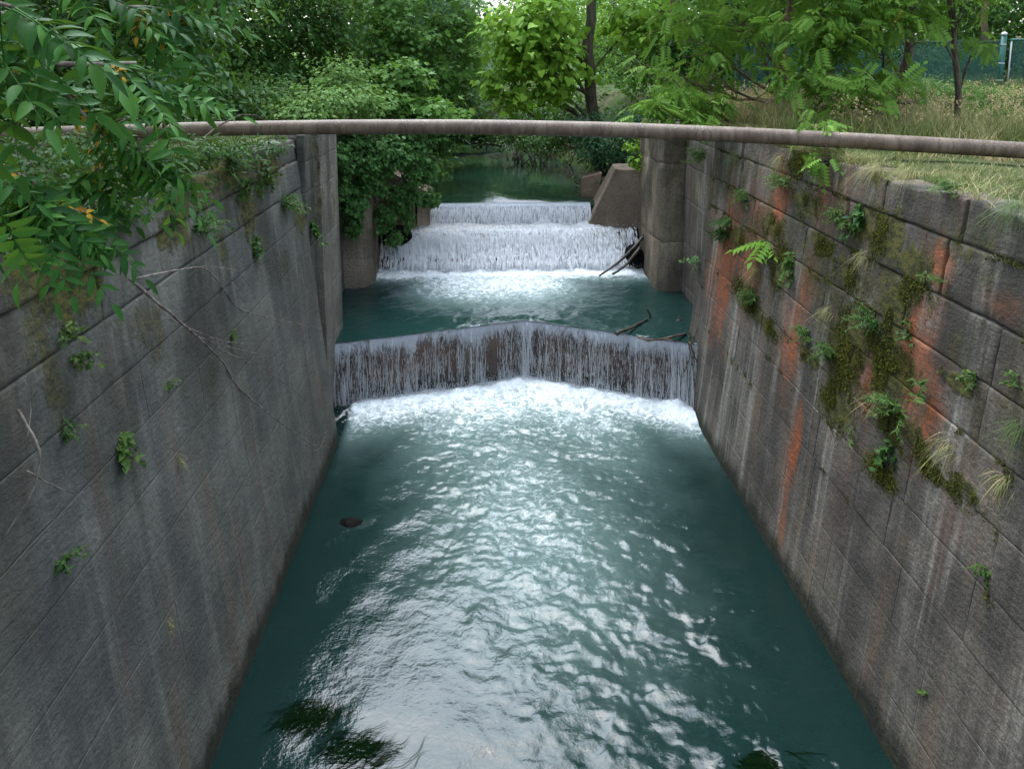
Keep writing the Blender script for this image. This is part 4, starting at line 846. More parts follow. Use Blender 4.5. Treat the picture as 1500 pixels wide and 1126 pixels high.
shrub('shrub', 'dark bushes in the shade right behind the chain link fence', (14,23.5,6.4), [L(1230,85,23.2,1.4,.8,.9), L(1310,90,23.2,1.4,.8,.9), L(1390,90,23.2,1.4,.8,.9), L(1460,92,23,1.3,.8,.9), L(1530,95,23,1.3,.8,.9), L(1150,90,23.6,1.4,.8,.8)], 7500, 'oval', .15, 'leaf_dark', 65, per=8, sig=.2, tintb=-.05)
# --- far wood
def wood():
    rs = np.random.RandomState(61); lobes = []; lobes2 = []
    for x in np.linspace(-70, 75, 34):
        y = 66 + rs.rand()*26 + abs(x)*.1; h = 10 + 6*rs.rand(); gap = math.exp(-((x + .4)/2.4)**2); h *= 1 - .70*gap
        lobes.append(((x, y, 6.5+h*.5), (4.2, 3.5, h*.62))); lobes.append(((x+rs.randn()*2, y+5, 6.5+h), (3.6, 3, h*.4)))
    for x in list(np.linspace(-46, -9, 13)) + list(np.linspace(9, 52, 15)):
        y = rs.uniform(46, 58); h = rs.uniform(9, 13); lobes.append(((x, y, 6.3+h*.5), (3.2, 2.6, h*.6)))
    g = Geo(); crown_geo(g, lobes, 78000, 'diamond', .64, rs, 10, .7, .4, -.02, .35)
    for x in (-20, -24, -19, 24, 28, 26): lobes2.append(((x, rs.uniform(2, 24), 11), (3.6, 4.5, 6)))  # unseen side trees, added out of view to block low sky light
    crown_geo(g, lobes2, 4000, 'diamond', .8, rs, 9, .8, .4, -.02, .35)
    o = g.obj('woodland', MAT['leaf_maple'], attr='tint'); tag(o, 'dense far wood closing the view behind the river', 'wood', kind='stuff')
wood()
def undergrowth():
    rs = np.random.RandomState(62); lobes = []
    for k in range(230):
        y = rs.uniform(24, 62); xl, xr = river_edges(y); left = rs.rand() < .5
        x = float(xl) - .3 - rs.exponential(4.5) if left else float(xr) + .5 + rs.exponential(5)
        if not left and y < 27 and x > 6: continue
        h = rs.uniform(.5, 1.5) + .03*(y-24); lobes.append(((x, y, gz(x, y) + h*.35), (rs.uniform(.8, 1.7), rs.uniform(.7, 1.3), h)))
    g = Geo(); crown_geo(g, lobes, 30000, 'oval', .24, rs, 9, .28, .4, .02, .4)
    tag(g.obj('undergrowth', MAT['leaf_maple'], attr='tint'), 'mixed low green undergrowth along both banks of the upper river', 'undergrowth', kind='stuff')
undergrowth()

# --- grass on the right bank and along the left bank edge
def blades(g, P, h, lean, width, tint, rs, seg=3):
    N = len(P); th = rs.rand(N)*6.28; d = np.stack([np.cos(th), np.sin(th), 0*th], 1); s_ = np.stack([-np.sin(th), np.cos(th), 0*th], 1)
    t = np.linspace(0, 1, seg+1); V = []
    for k, q in enumerate(t):
        c = P + d*(lean*h*q*q)[:, None] + np.array([0, 0, 1.0])*(h*(q - .35*lean*q*q))[:, None]
        w = (width*(1 - q)**.6)[:, None]; V.append(c - s_*w); V.append(c + s_*w)
    V = np.stack(V, 1); b = (np.arange(N)*2*(seg+1))[:, None] + (np.arange(seg)*2)[None]
    g.add(V.reshape(-1, 3), np.stack([b, b+1, b+3, b+2], -1).reshape(-1, 4), None, np.repeat(tint, 2*(seg+1)))
def grass():
    rs = np.random.RandomState(71); g = Geo()
    N = 98000; x = 5.2 + rs.rand(N)**1.3*14; y = rs.uniform(5, 23, N)
    dens = fbm(x*.9, y*.9, 3, 3); keep = (dens + .35*rs.rand(N) > .50) & (x > 5.30 + .30*vn(y*1.5, y*0, 4)); x, y = x[keep], y[keep]; N = len(x)
    pipey = np.interp(x, PP[:, 0], PP[:, 1])
    tall = .13 + .46*sstep(.3, 1.6, y - pipey) + .30*sstep(15, 20, y)*sstep(8, 11, x); tall *= .55 + .9*fbm(x*.6, y*.6, 9, 3)
    tall = np.where((y < pipey + .2), np.minimum(tall, .07 + .42*np.clip(fbm(x*1.6, y*1.6, 14, 3) - .32, 0, 1)**1.2 + .06*rs.rand(N)), tall)
    tint = np.clip(fbm(x*.5, y*.5, 12, 3)*1.5 - .12 + .34*(rs.rand(N)-.3) - .40*sstep(9.5, 13, x)*sstep(13, 17, y) - .30*sstep(pipey + .6, pipey - .6, y) + .25*(vn(x*2.3, y*2.3, 15)-.5), 0, 1)
    blades(g, np.stack([x, y, np.maximum(ground_z(x, y), 6.12) - .02], 1), tall*(.5 + rs.rand(N)), .25 + .7*rs.rand(N), .0042 + .0052*rs.rand(N), tint, rs)
    tag(g.obj('grass', MAT['grass'], attr='tint'), 'dry tan and green grass covering the right bank above the wall', 'grass', kind='stuff')
    g = Geo(); N = 9000; y = rs.uniform(6, 15.6, N); k = fbm(y*1.1, y*0 + 3, 44, 3) + .25*rs.rand(N) + .16*sstep(9, 12, y) > .60; y = y[k]; N = len(y); x = rs.uniform(5.06, 5.42, N)
    blades(g, np.stack([x, y, np.full(N, 6.17)], 1), rs.uniform(.10, .42, N), .5 + 1.1*rs.rand(N), .003 + .003*rs.rand(N), np.clip(.25 + .6*rs.rand(N), 0, 1), rs)
    tag(g.obj('edge_grass', MAT['grass'], attr='tint'), 'straggly grass growing along the edge of the right coping', 'grass', kind='stuff')
    g = Geo(); N = 1500; x = rs.uniform(6.2, 15, N); y = rs.uniform(11.8, 20, N); keep = fbm(x*.8, y*.8, 33, 3) > .46; x, y = x[keep], y[keep]; N = len(x)
    z = ground_z(x, y); h = rs.uniform(.5, .95, N); blades(g, np.stack([x, y, z], 1), h, .2 + .3*rs.rand(N), np.full(N, .003), np.clip(.8 + .2*rs.rand(N), 0, 1), rs)
    hp = np.stack([x, y, z + h*.88], 1); hp = np.repeat(hp, 9, 0) + rs.randn(N*9, 3)*np.array([.035, .035, .05])
    add_leaves(g, 'diamond', hp, rs.randn(len(hp), 3), rs.randn(len(hp), 3)*.5 + np.array([0, 0, .4]), .03 + .03*rs.rand(len(hp)), np.full(len(hp), .97))
    tag(g.obj('seed_grass', MAT['grass'], attr='tint'), 'tall straw-coloured seed heads standing out of the bank grass', 'grass', kind='stuff')
    g = Geo(); N = 7000; x = -4.45 - rs.rand(N)**1.5*6; y = rs.uniform(4, 20, N); blades(g, np.stack([x, y, ground_z(x, y) - .02], 1), rs.uniform(.08, .30, N), .3 + .6*rs.rand(N), .004 + .004*rs.rand(N), .16*rs.rand(N), rs)
    tag(g.obj('bank_grass', MAT['grass'], attr='tint'), 'dark green grass on the left bank behind the lock wall', 'grass', kind='stuff')
grass()

# --- moss cushions on the right wall
def moss():
    rs = np.random.RandomState(81); g = Geo(); Ps = []
    for (y, z, ry, rz) in R_MOSS:
        n = int(4600*ry*rz*4); u = rs.randn(n)*ry*.55 + y; v = rs.randn(n)*rz*.5 + z
        k = fbm(u*4, v*2.6, 6, 4) > .47; Ps.append(np.stack([u[k], v[k]], 1))
    for zj in RZ[4:-1]:
        n = 5200; u = rs.uniform(4, 15.4, n); v = zj + np.abs(rs.randn(n))*.03 - .012; v = v - np.abs(rs.randn(n))*.05*(vn(u*5, u*0 + zj, 18) > .55); k = vn(u*1.4, u*0 + zj*7, 5)*.6 + vn(u*7, u*0 + zj, 8)*.55 > .70 - .03*(zj-2)*.5 + .15*rs.rand(n)
        Ps.append(np.stack([u[k], v[k]], 1))
    P = np.vstack(Ps); P = P[(P[:, 1] > 1.2) & (P[:, 1] < 6.25)]; N = len(P)
    X = XR + BAT*P[:, 1] - .006 - rs.rand(N)**2*.018
    W = np.stack([X, P[:, 0], P[:, 1]], 1)
    add_leaves(g, 'diamond', W, np.stack([-np.ones(N), rs.randn(N)*.7, .35 + rs.randn(N)*.6], 1), rs.randn(N, 3)*.5 + np.array([-.3, 0, -.4]), .012 + .020*rs.rand(N), np.clip(.30 + .5*vn(P[:, 0]*3, P[:, 1]*3, 4) + .35*(rs.rand(N)-.4), 0, 1))
    tag(g.obj('moss', MAT['moss'], attr='tint'), 'olive and dark green moss cushions growing on the right lock wall', 'moss', kind='stuff')
moss()

# --- single plants rooted in the walls
def wall_plant(kind, label, px, py, side, size, seed, mat='leaf_mid', xyz=None):
    mat = 'leaf_weed' if mat in ('leaf_mid', 'leaf_maple') else mat
    rs = np.random.RandomState(seed); p = on_wall(px, py, side) if xyz is None else np.array(xyz); n = np.array([-side*1.0, 0, 0]); p = p - n*.03
    t = thing('wall_plant' if kind != 'tuft' else 'grass_tuft', label, 'plant' if kind != 'tuft' else 'grass tuft'); gs = Geo(); gf = Geo()
    if kind == 'tuft':
        N = int(50 + 70*size); P = p + rs.randn(N, 3)*np.array([.02, .10*size, .03]); th = rs.randn(N)*.7; h = size*rs.uniform(.25, .6, N)
        d = np.stack([-side*np.abs(.5 + .4*rs.randn(N)), np.sin(th)*.8, .25 + .3*rs.randn(N)], 1); t5 = np.linspace(0, 1, 5); V = []
        for q in t5:
            c = P + d*(h*q)[:, None]; c[:, 2] -= h*q*q*1.1; w = (.0026*(1-q)**.5); V += [c + np.array([0, w, 0]), c - np.array([0, w, 0])]
        V = np.stack(V, 1); b = (np.arange(N)*10)[:, None] + (np.arange(4)*2)[None]; gf.add(V.reshape(-1, 3), np.stack([b, b+1, b+3, b+2], -1).reshape(-1, 4), None, np.repeat(np.clip(.40 + .45*rs.rand(N), 0, 1) if mat == 'dry' else .35*rs.rand(N), 10))
        gf.obj('blades', MAT['grass'], t, attr='tint'); return t
    ns = dict(leafy=6, bushy=20, pinnate=5, sprig=2, trail=5)[kind]; Pl = []; Dl = []; Nl = []
    for k in range(ns):
        L_ = size*rs.uniform(.55, 1.1); dr = n*rs.uniform(.3, .9) + np.array([0, rs.randn()*.6, rs.uniform(-.1, .8) if kind != 'trail' else -.2]); dr /= np.linalg.norm(dr)
        tt = np.linspace(0, 1, 8); sag = (.35 if kind in ('leafy', 'pinnate') else .9 if kind == 'trail' else .15 if kind == 'sprig' else .3)*L_
        st = p + rs.randn(3)*np.array([.01, .05*size*(3 if kind == 'bushy' else 1), .03])
        c = st + dr*L_*tt[:, None]*(1 if kind != 'trail' else .5); c[:, 2] -= sag*tt**2
        gs.tube(c, .004*(1-.6*tt) + .0008, 4)
        if kind == 'pinnate':
            add_leaves(gf, 'pinnate', st[None], np.array([[0, 0, 1.0]]) + n*.3, dr[None] + np.array([[0, 0, -.2]]), np.array([L_]), rs.rand(1)*.8 + .1)
        else:
            m = dict(leafy=9, bushy=16, sprig=18, trail=14)[kind]
            for q in range(m):
                f_ = .2 + .8*q/m; i0 = f_*7; k0 = int(min(i0, 6)); b_ = c[k0] + (c[k0+1]-c[k0])*(i0-k0); Pl.append(b_); Dl.append(np.array([rs.randn()*.6, rs.randn(), rs.randn()*.5]) + dr*.4); Nl.append(np.array([0, 0, .7]) + n*.6 + rs.randn(3)*.35)
    if Pl:
        m = len(Pl); add_leaves(gf, 'narrow' if kind in ('sprig', 'bushy') else 'oval', np.array(Pl), np.array(Nl), np.array(Dl), size*rs.uniform(.16, .3, m)*(1.0 if kind != 'bushy' else .85), np.clip(rs.rand(m), 0, .97))
    gs.obj('stem', MAT['stem'], t, smooth=True); gf.obj('foliage', MAT[mat], t, attr='tint'); return t
R = 1; Lf = -1
for a in [
  ('pinnate','feathery seedling on the right wall just below the coping near the pillar',1068,318,R,.5,1,'leaf_mid'),
  ('pinnate','wide-spread feathery seedling halfway along the right wall below the coping',1122,352,R,.65,2,'leaf_bright'),
  ('bushy','large bushy weed growing from the middle course of the right wall under the orange stain',1312,600,R,.42,3,'leaf_mid'),
  ('sprig','tall narrow-leaved sprig beside the brightest orange stain on the right wall',1350,575,R,.5,4,'leaf_mid'),
  ('leafy','small leafy plant in the joint right of the orange stain',1430,552,R,.24,5,'leaf_maple'),
  ('sprig','spiky sprig under the coping of the right wall beside the dark moss',1385,415,R,.32,6,'leaf_mid'),
  ('leafy','dark broad-leaved plant below the big moss patch on the right wall',1333,490,R,.22,7,'leaf_dark'),
  ('leafy','second lowest small plant on the right wall near the picture edge',1442,838,R,.20,9,'leaf_mid'),
  ('leafy','tiny green plant lowest on the right wall',1358,1022,R,.13,10,'leaf_mid'),
  ('leafy','round-leaved plant on the right wall beside the right pillar above the pool',1022,385,R,.5,11,'leaf_ivy'),
  ('bushy','upright weeds in the joints of the right wall left of the large bushy weed',1222,520,R,.38,12,'leaf_mid'),
  ('bushy','trailing weeds on the right wall below the wide feathery seedling',1105,440,R,.42,13,'leaf_mid'),
  ('bushy','bushy weeds just below the coping left of the hanging seedling',1150,265,R,.42,14,'leaf_maple'),
  ('bushy','weeds on the wall top beside the right pillar under the pipe',1030,230,R,.55,15,'leaf_maple'),
  ('bushy','green weeds in the upper joint of the right wall left of the hanging seedling',1092,290,R,.4,16,'leaf_mid'),
  ('bushy','weeds rooted in the coping joint left of the big moss patch on the right wall',1235,320,R,.36,61,'leaf_mid'),
  ('trail','thin stems trailing down from the coping above the big moss patch',1262,300,R,.55,62,'leaf_dark'),
  ('bushy','olive weeds in the joint just below the dark moss on the right wall',1275,470,R,.34,63,'leaf_dark'),
  ('bushy','weeds at the far end of the right wall above the lower fall',1062,345,R,.45,64,'leaf_dark'),
  ('trail','stems hanging from the joint between the two orange stains on the right wall',1160,375,R,.5,65,'leaf_mid'),
  ('bushy','small weeds in the third joint of the right wall above the pale streaks',1180,490,R,.3,66,'leaf_mid'),
  ('bushy','weeds hanging over the coping at the top right under the end of the pipe',1395,275,R,.26,67,'leaf_mid'),
  ('trail','trailing weed under the large bushy weed on the right wall',1305,650,R,.4,68,'leaf_dark'),
  ('sprig','thin sprig sticking out of the right wall under the moss cushions',1250,640,R,.28,17,'leaf_mid'),
  ('leafy','leafy sprig in the joint at the far right below the coping',1490,560,R,.2,18,'leaf_maple'),
  ('leafy','upper of two leafy plants in the coping joint of the left wall',95,487,Lf,.26,21,'leaf_maple'),
  ('leafy','lower of two leafy plants in the coping joint of the left wall',106,532,Lf,.30,22,'leaf_maple'),
  ('leafy','small tufted plant under the two leafy plants on the left wall',96,628,Lf,.2,23,'leaf_dark'),
  ('trail','pale green trailing plant hanging in the middle of the left wall',176,632,Lf,.42,24,'leaf_mid'),
  ('leafy','small dark plant lower left on the left wall',92,818,Lf,.22,25,'leaf_dark'),
  ('leafy','small plant right of the trailing plant on the left wall',246,570,Lf,.16,26,'leaf_mid'),
  ('leafy','small plant under the bare twig high on the left wall',340,492,Lf,.2,27,'leaf_mid'),
  ('bushy','dark weeds hanging over the top of the left wall under the pipe',335,238,Lf,.6,28,'leaf_dark'),
  ('bushy','weeds on the left wall beside the pale quoin',415,300,Lf,.5,29,'leaf_dark'),
  ('bushy','dark weeds on the left wall between the pipe and the bare twig',290,330,Lf,.45,30,'leaf_dark'),
  ('trail','stringy plant hanging down the quoin at the end of the left wall',455,325,Lf,.5,31,'leaf_dark'),
  ('trail','thin trailing weed above the twig on the left wall',372,345,Lf,.45,33,'leaf_dark'),
  ]: wall_plant(*a)
for a in [
  ('tuft','grass tuft at the right edge of the picture on the right wall',1492,622,R,.55,41,'green'),
  ('tuft','dry grass tuft hanging below the large bushy weed on the right wall',1390,650,R,.6,42,'dry'),
  ('tuft','dry grass tuft hanging over the coping under the pipe on the right wall',1285,245,R,.8,43,'dry'),
  ('tuft','dry grass tuft in the second joint of the right wall',1270,372,R,.5,44,'dry'),
  ('tuft','brown hanging grass on top of the right pillar',975,235,R,1.1,45,'dry'),
  ('tuft','grass hanging from the wall top between the right pillar and the seedling',1085,225,R,1.0,46,'green'),
  ('tuft','dry tuft sticking out low on the left wall',248,915,Lf,.15,47,'dry'),
  ('tuft','brown grass stain tuft in the middle of the left wall',262,672,Lf,.22,48,'dry'),
  ('tuft','grass tuft on the coping at the far right of the right wall',1490,300,R,.7,49,'green'),
  ('tuft','dry stalks in the third joint of the right wall beside the moss',1215,455,R,.6,51,'dry'),
  ('tuft','straw stalks in the joint above the lower fall on the right wall',1110,395,R,.7,52,'dry'),
  ('tuft','dry stalks hanging left of the orange stain on the right wall',1290,585,R,.55,53,'dry'),
  ('tuft','long dry stalks on the right wall top left of the seedling',1145,232,R,.9,54,'dry'),
  ('tuft','dry grass hanging in the joint at the far right edge of the right wall',1470,700,R,.5,55,'dry'),
  ('tuft','dry tuft over the coping right of the seedling under the pipe',1330,250,R,.6,50,'dry'),
  ]: wall_plant(*a)

# ================================================================== DRIFTWOOD
def wood_piece(name, label, paths, mat='wood', cat='branch'):
    rs = np.random.RandomState(len(label)); g = Geo()
    for pts, r0, r1 in paths:
        P = np.array(pts, float); tt = np.linspace(0, len(P)-1, max(6, 4*len(P))); q = np.stack([np.interp(tt, range(len(P)), P[:, k]) for k in range(3)], 1)
        for _ in range(2): q[1:-1] = (q[:-2] + 2*q[1:-1] + q[2:])/4
        q += rs.randn(*q.shape)*r0*.18; g.tube(q, np.linspace(r0, r1, len(q))*(1 + .15*rs.randn(len(q)).clip(-1, 1)), 8)
    return tag(g.obj(name, MAT[mat], smooth=True), label, cat)
wood_piece('log', 'forked dead log lying across the right side of the cascade', [([at(878,404,19.5), at(905,385,19.7), at(930,362,19.95), at(943,345,20.2)], .025, .06), ([at(897,402,19.55), at(918,388,19.7), at(938,362,19.95)], .035, .05)], 'wetwood', 'log')
wood_piece('branch', 'short forked branch sticking up from the pool above the lower fall', [([on_z(903,489,1.56), on_z(918,483,1.60), on_z(948,468,1.56)], .045, .02), ([on_z(953,466,1.52), at(951,458,16.5), at(947,452,16.45)], .03, .012)], 'wetwood')
wood_piece('branch', 'crooked branch lying along the crest of the lower fall', [([on_z(935,494,1.60), on_z(950,499,1.62), on_z(972,496,1.63), on_z(1005,489,1.56)], .022, .028), ([on_z(972,496,1.63), on_z(990,500,1.6)], .02, .008)], 'wood')
wood_piece('branch', 'small stick poking up near the right wall in the pool', [([on_z(988,474,1.52), at(996,463,16.4)], .014, .01), ([on_z(990,472,1.53), on_z(1000,466,1.6)], .02, .008)], 'wetwood')
wood_piece('branch', 'snagged dead branch hanging down the right end of the lower fall', [([at(1016,470,15.05), at(1008,497,14.9), at(1012,520,14.85), at(1002,545,14.8)], .015, .012), ([at(1010,500,14.88), at(1020,528,14.75), at(1030,552,14.6), at(1043,572,14.5)], .022, .006), ([at(1012,505,14.9), at(1018,492,14.95), at(1022,480,15)], .02, .008)], 'wood')
wood_piece('log', 'fallen log lying across the far river beside the left bank', [([at(590,212,34), at(650,207,35.4), at(720,211,35.4), at(735,214,35.3)], .13, .07), ([at(712,211,35.4), at(714,224,35.2)], .06, .03), ([at(660,207,35.4), at(690,200,35)], .04, .02)], 'wetwood', 'log')
rs = np.random.RandomState(5); ps = []
for k in range(34):
    a = on_z(rs.uniform(742, 838), rs.uniform(232, 246), RIV); ps.append(([a, a + np.array([rs.randn()*.35, .3, rs.uniform(.25, .8)]), a + np.array([rs.randn()*.9, .9, rs.uniform(.4, 1.2)])], rs.uniform(.015, .04), .008))
wood_piece('driftwood', 'tangle of drift branches caught on the far right edge of the river', ps, 'wetwood', 'driftwood')
ps = []
for k in range(22):
    a = on_z(rs.uniform(842, 872), rs.uniform(262, 285), RIV + .05); ps.append(([a, a + np.array([rs.randn()*.2, .3, rs.uniform(.1, .4)]), a + np.array([rs.randn()*.4, .6, rs.uniform(.1, .6)])], rs.uniform(.01, .025), .006))
wood_piece('driftwood', 'brown root and twig heap beside the right wing wall', ps, 'wood', 'driftwood')
def twig(label, px_pts, r0, sub, off=.12):
    base = [on_wall(x, y, -1) + np.array([off + .15*math.sin(k*1.3), 0, 0]) for k, (x, y) in enumerate(px_pts)]
    paths = [(base, r0, .004)]
    for s_ in sub: paths.append(([on_wall(x, y, -1) + np.array([off+.05, 0, 0]) for x, y in s_], .006, .0022))
    return wood_piece('dead_branch', label, paths, 'twig')
twig('long bare forked twig hanging across the left wall', [(172,408),(205,455),(260,490),(330,535),(345,565),(390,615),(432,652),(470,655)], .016,
     [[(260,490),(300,505),(390,525),(455,548)], [(225,468),(300,500),(360,505)], [(300,512),(340,528),(400,560),(450,600)], [(432,652),(452,662),(462,640)]])
twig('second bare twig arching over the left wall above the long one', [(180,408),(225,395),(275,390),(320,415),(350,455),(390,468),(450,482)], .010, [[(275,390),(330,395),(352,425)], [(320,415),(338,440),(335,455)]])
twig('dark stems hanging down the left edge of the left wall', [(2,600),(8,660),(10,720),(0,790)], .012, [[(5,690),(45,712),(90,728)], [(6,640),(12,600),(4,560)]])

# --- streaming water weed just under / at the surface
def weed(label, px, py, n, L_, ang, seed, z=.012):
    rs = np.random.RandomState(seed); c = on_z(px, py, 0); g = Geo()
    for k in range(n):
        p = c + np.array([rs.randn()*.20, rs.randn()*.09, 0]); a = ang + rs.randn()*.14 + .25*(p[0]-c[0]); S = 9; t = np.linspace(0, 1, S); l = L_*rs.uniform(.5, 1.1)
        wob = .05*np.sin(t*5 + rs.rand()*6); q = p + np.stack([np.cos(a)*l*t - np.sin(a)*wob, np.sin(a)*l*t + np.cos(a)*wob, 0*t], 1); q[:, 2] = z - .012 + .016*rs.rand() - .006*t
        w = .0045*np.sin(np.pi*(.1+.85*t)); d = np.array([-math.sin(a), math.cos(a), 0]); V = np.stack([q - d*w[:, None], q + d*w[:, None]], 1).reshape(-1, 3)
        b = np.arange(S-1)*2; g.add(V, np.stack([b, b+1, b+3, b+2], -1), a=rs.rand())
    tag(g.obj('water_weed', MAT['weed'], attr='tint'), label, 'water weed')
weed('dark green weed streaming in the water at the lower left', 470, 1040, 170, .45, rad(222), 1, .016)
weed('clump of dark weed near the bottom edge of the water', 545, 1092, 190, .42, rad(200), 2, .016)
weed('dark weed patch in the water at the lower right', 1085, 1100, 150, .45, rad(-35), 3, .016)

# ================================================================== FOREGROUND BRANCHES
def compound_leaf(name, n, Lr, ll, lw, seed, mat, droop=.3):
    """long feathery leaf: curved stalk with pairs of folded leaflets"""
    rs = np.random.RandomState(seed); g = Geo(); t = np.linspace(0, 1, 12); c = np.stack([.03*np.sin(t*2)*Lr, t*Lr, -droop*Lr*t**1.7], 1); g.tube(c, .0032*(1-.7*t)+.0006, 5, a=.9)
    def leaflet(b, d, l, roll):
        S = 7; u = np.linspace(0, 1, S); d = d/np.linalg.norm(d); s_ = np.cross(d, (0, 0, 1)); s_ /= np.linalg.norm(s_); up = np.cross(s_, d)
        w = lw*l/ll*np.sin(np.pi*np.clip(u, .02, .985)**.82)**.85; w[0] = w[-1] = .0005
        mid = b + d*(u*l)[:, None] - np.array([0, 0, 1.0])*(l*rs.uniform(.15, .5)*u**2)[:, None]
        s2 = s_*math.cos(roll) + up*math.sin(roll); up2 = np.cross(s2, d)
        lf = mid - s2*w[:, None] + up2*(w*.38)[:, None]; rt = mid + s2*w[:, None] + up2*(w*.38)[:, None]
        V = np.stack([lf, mid, rt], 1).reshape(-1, 3); b_ = np.arange(S-1)*3
        Q = np.vstack([np.stack([b_, b_+1, b_+4, b_+3], -1), np.stack([b_+1, b_+2, b_+5, b_+4], -1)]); g.add(V, Q, a=.15 + .7*rs.rand())
    for i in range(n):
        f_ = .14 + .82*i/n; k = f_*11; k0 = int(k); b = c[k0] + (c[min(k0+1, 11)]-c[k0])*(k-k0)
        for s_ in (-1, 1):
            l = ll*(.72 + .35*math.sin(math.pi*min(1, f_+.05)))*rs.uniform(.88, 1.1); leaflet(b + np.array([0, s_*.004, 0]), np.array([s_*1.0, .35+.40*f_+rs.randn()*.16, -.05+rs.randn()*.25]), l, rs.randn()*.5)
    leaflet(c[-1], np.array([rs.randn()*.1, 1, -.4]), ll*.9, 0)
    return g.mesh(name, MAT[mat], True, 'tint')
LEAF = [compound_leaf('leaf', 5 + (k % 3), .44 + .05*k, .128 + .010*(k % 3), .0215 + .0025*(k % 2), 90+k, 'leaf_walnut', .22 + .08*(k % 3)) for k in range(6)]
LEAFY = [compound_leaf('leaf', 2, .16, .08, .018, 120+k, 'leaf_yellow', .4) for k in range(2)]
def put_leaf(parent, p, d, up, mesh, s=1.0):
    d = Vector(d).normalized(); u = Vector(up); u = (u - d*u.dot(d)).normalized(); x = d.cross(u)
    M = Matrix((x, d, u)).transposed().to_4x4(); M.translation = Vector(p); o = link('leaf', mesh, parent); o.matrix_local = M @ Matrix.Scale(s, 4); return o
fg = thing('overhanging_tree', 'tree at the left edge with long feathery leaves hanging over the canal', 'tree')
rs = np.random.RandomState(7)
g = Geo(); limb(g, (-6.6, 3.2, 6.0), (-6.2, 3.6, 12.5), .17, .10, rs, .05, 10, 10); g.obj('trunk', MAT['bark'], fg, smooth=True)
def branch(paths, leaves, yl=0, size=1.0, spread=1.0, seed=0, lo=.30, dz=-.15, dx=.25):
    rs = np.random.RandomState(seed); g = Geo(); Q = []
    for pts, r0, r1 in paths:
        P = np.array(pts, float); tt = np.linspace(0, len(P)-1, 6*len(P)); q = np.stack([np.interp(tt, range(len(P)), P[:, k]) for k in range(3)], 1)
        for _ in range(3): q[1:-1] = (q[:-2] + 2*q[1:-1] + q[2:])/4
        g.tube(q, np.linspace(r0, r1, len(q)), 7); Q.append(q)
    b = g.obj('branch', MAT['twig'], fg, smooth=True)
    for k in range(leaves):
        q = Q[rs.randint(len(Q))]; i = int((lo + (.99-lo)*rs.rand())*(len(q)-2)); d = q[i+1]-q[i]; d /= np.linalg.norm(d)
        th = rs.rand()*6.28; d2 = d*.35 + np.array([math.cos(th)*spread, math.sin(th)*.55, dz - .5*rs.rand()]); d2[0] += dx
        put_leaf(b, q[i], d2, (rs.randn()*.35, -.35 + rs.randn()*.3, 1), LEAF[rs.randint(6)], size*rs.uniform(.7, 1.15))
    for k in range(yl):
        q = Q[rs.randint(len(Q))]; i = rs.randint(len(q)//3, len(q)-2); put_leaf(b, q[i], (rs.randn(), rs.randn(), -.5), (0, -.4, 1), LEAFY[k % 2], rs.uniform(.5, .9))
    return b, Q
A = lambda x, y, d: at(x, y, d)
tk = np.array([-6.4, 3.4, 9.2])
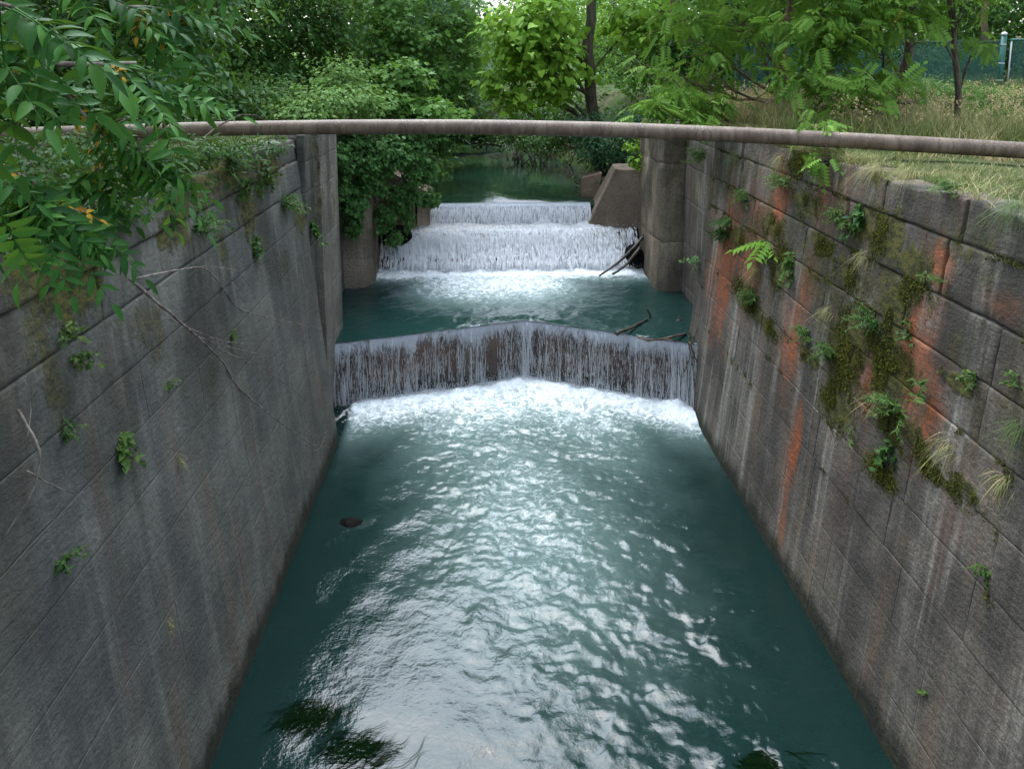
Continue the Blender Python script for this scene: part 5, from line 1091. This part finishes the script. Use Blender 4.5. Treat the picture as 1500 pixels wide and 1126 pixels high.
# main boughs fork from the trunk off the left edge
branch([([tk, A(-150,80,3.9), A(40,92,4.0), A(120,95,4.1), A(200,92,4.2)], .035, .008), ([A(120,95,4.1), A(170,105,4.2), A(205,125,4.2), A(235,140,4.3)], .010, .005)], 22, 4, .85, 1, 1, .3, .15, .1)
branch([([A(60,93,4.05), A(85,118,4.1), A(115,160,4.2), A(160,205,4.4), A(185,222,4.5)], .012, .006), ([A(165,205,4.4), A(150,240,4.5), A(125,270,4.5)], .008, .004), ([A(185,222,4.5), A(215,230,4.6)], .007, .004)], 36, 14, .86, 1, 2, .60, -.08, .05)
branch([([(-6.3, 3.6, 10.4), A(-80,-120,4.2), A(60,-40,4.4), A(180,10,4.6), A(240,45,4.8), A(280,85,4.9)], .03, .006), ([A(180,10,4.6), A(220,10,4.8), A(265,20,5)], .01, .005)], 36, 10, .95, 1, 3, .2, .10, .0)
branch([([(-6.3, 3.6, 11), A(20,-200,4.5), A(200,-130,5), A(250,-70,5.2), A(270,5,5.3)], .03, .006), ([A(200,-130,5), A(250,-110,5.2), A(310,-60,5.4)], .012, .005)], 30, 3, 1.0, 1, 4, .2, .05, .0)
branch([([(-6.4, 3.5, 7.6), A(-120,200,3.6), A(-20,235,3.7), A(40,262,3.8), A(85,295,3.9), A(115,310,3.9)], .022, .005), ([A(40,262,3.8), A(50,290,3.8), A(55,315,3.85)], .008, .004)], 38, 14, .86, 1, 5, .2, -.08, -.02)
branch([([(-6.4, 3.4, 8.6), A(-60,10,2.7), A(0,20,2.7), A(40,30,2.7)], .018, .006)], 5, 0, .9, 1, 6)
# the nearest leaf, seen large against the shade
b, Q = branch([([A(-60,-10,2.6), A(-20,0,2.55), A(18,10,2.5)], .012, .006)], 3, 0, .9, 1, 8)
big = compound_leaf('leaf', 7, .56, .125, .026, 140, 'leaf_walnut', .18)
p0, p1 = A(22,12,2.45), A(212,122,2.75); put_leaf(b, p0, p1-p0, (.1, -.55, .9), big, 1.0)
p0, p1 = A(-40,330,2.6), A(40,395,2.8); put_leaf(b, A(-5,300,2.7), A(45,390,2.9)-A(-5,300,2.7), (.1, -.6, .8), big, .8)
put_leaf(b, A(-40,80,2.6), (.8, .2, -.35), (0, -.6, .8), big, .85)
# unseen upper crown of the tree, added to shade the left bank and wall head
g = Geo(); crown_geo(g, [((-6.5,4,11.6),(2.6,2.6,1.6)), ((-4.6,6.5,11.9),(1.8,2.4,1.2)), ((-7.5,8.5,11.5),(2.4,2.6,1.7)), ((-5.6,1,12),(2.4,2.4,1.5)), ((-5.4,10.5,12.2),(1.8,2.2,1.3)), ((-9,5,11),(2.2,2.6,1.8))], 2600, 'pinnate', .5, np.random.RandomState(9), 5, .3, .5)
g.obj('crown', MAT['leaf_mid'], fg, attr='tint')
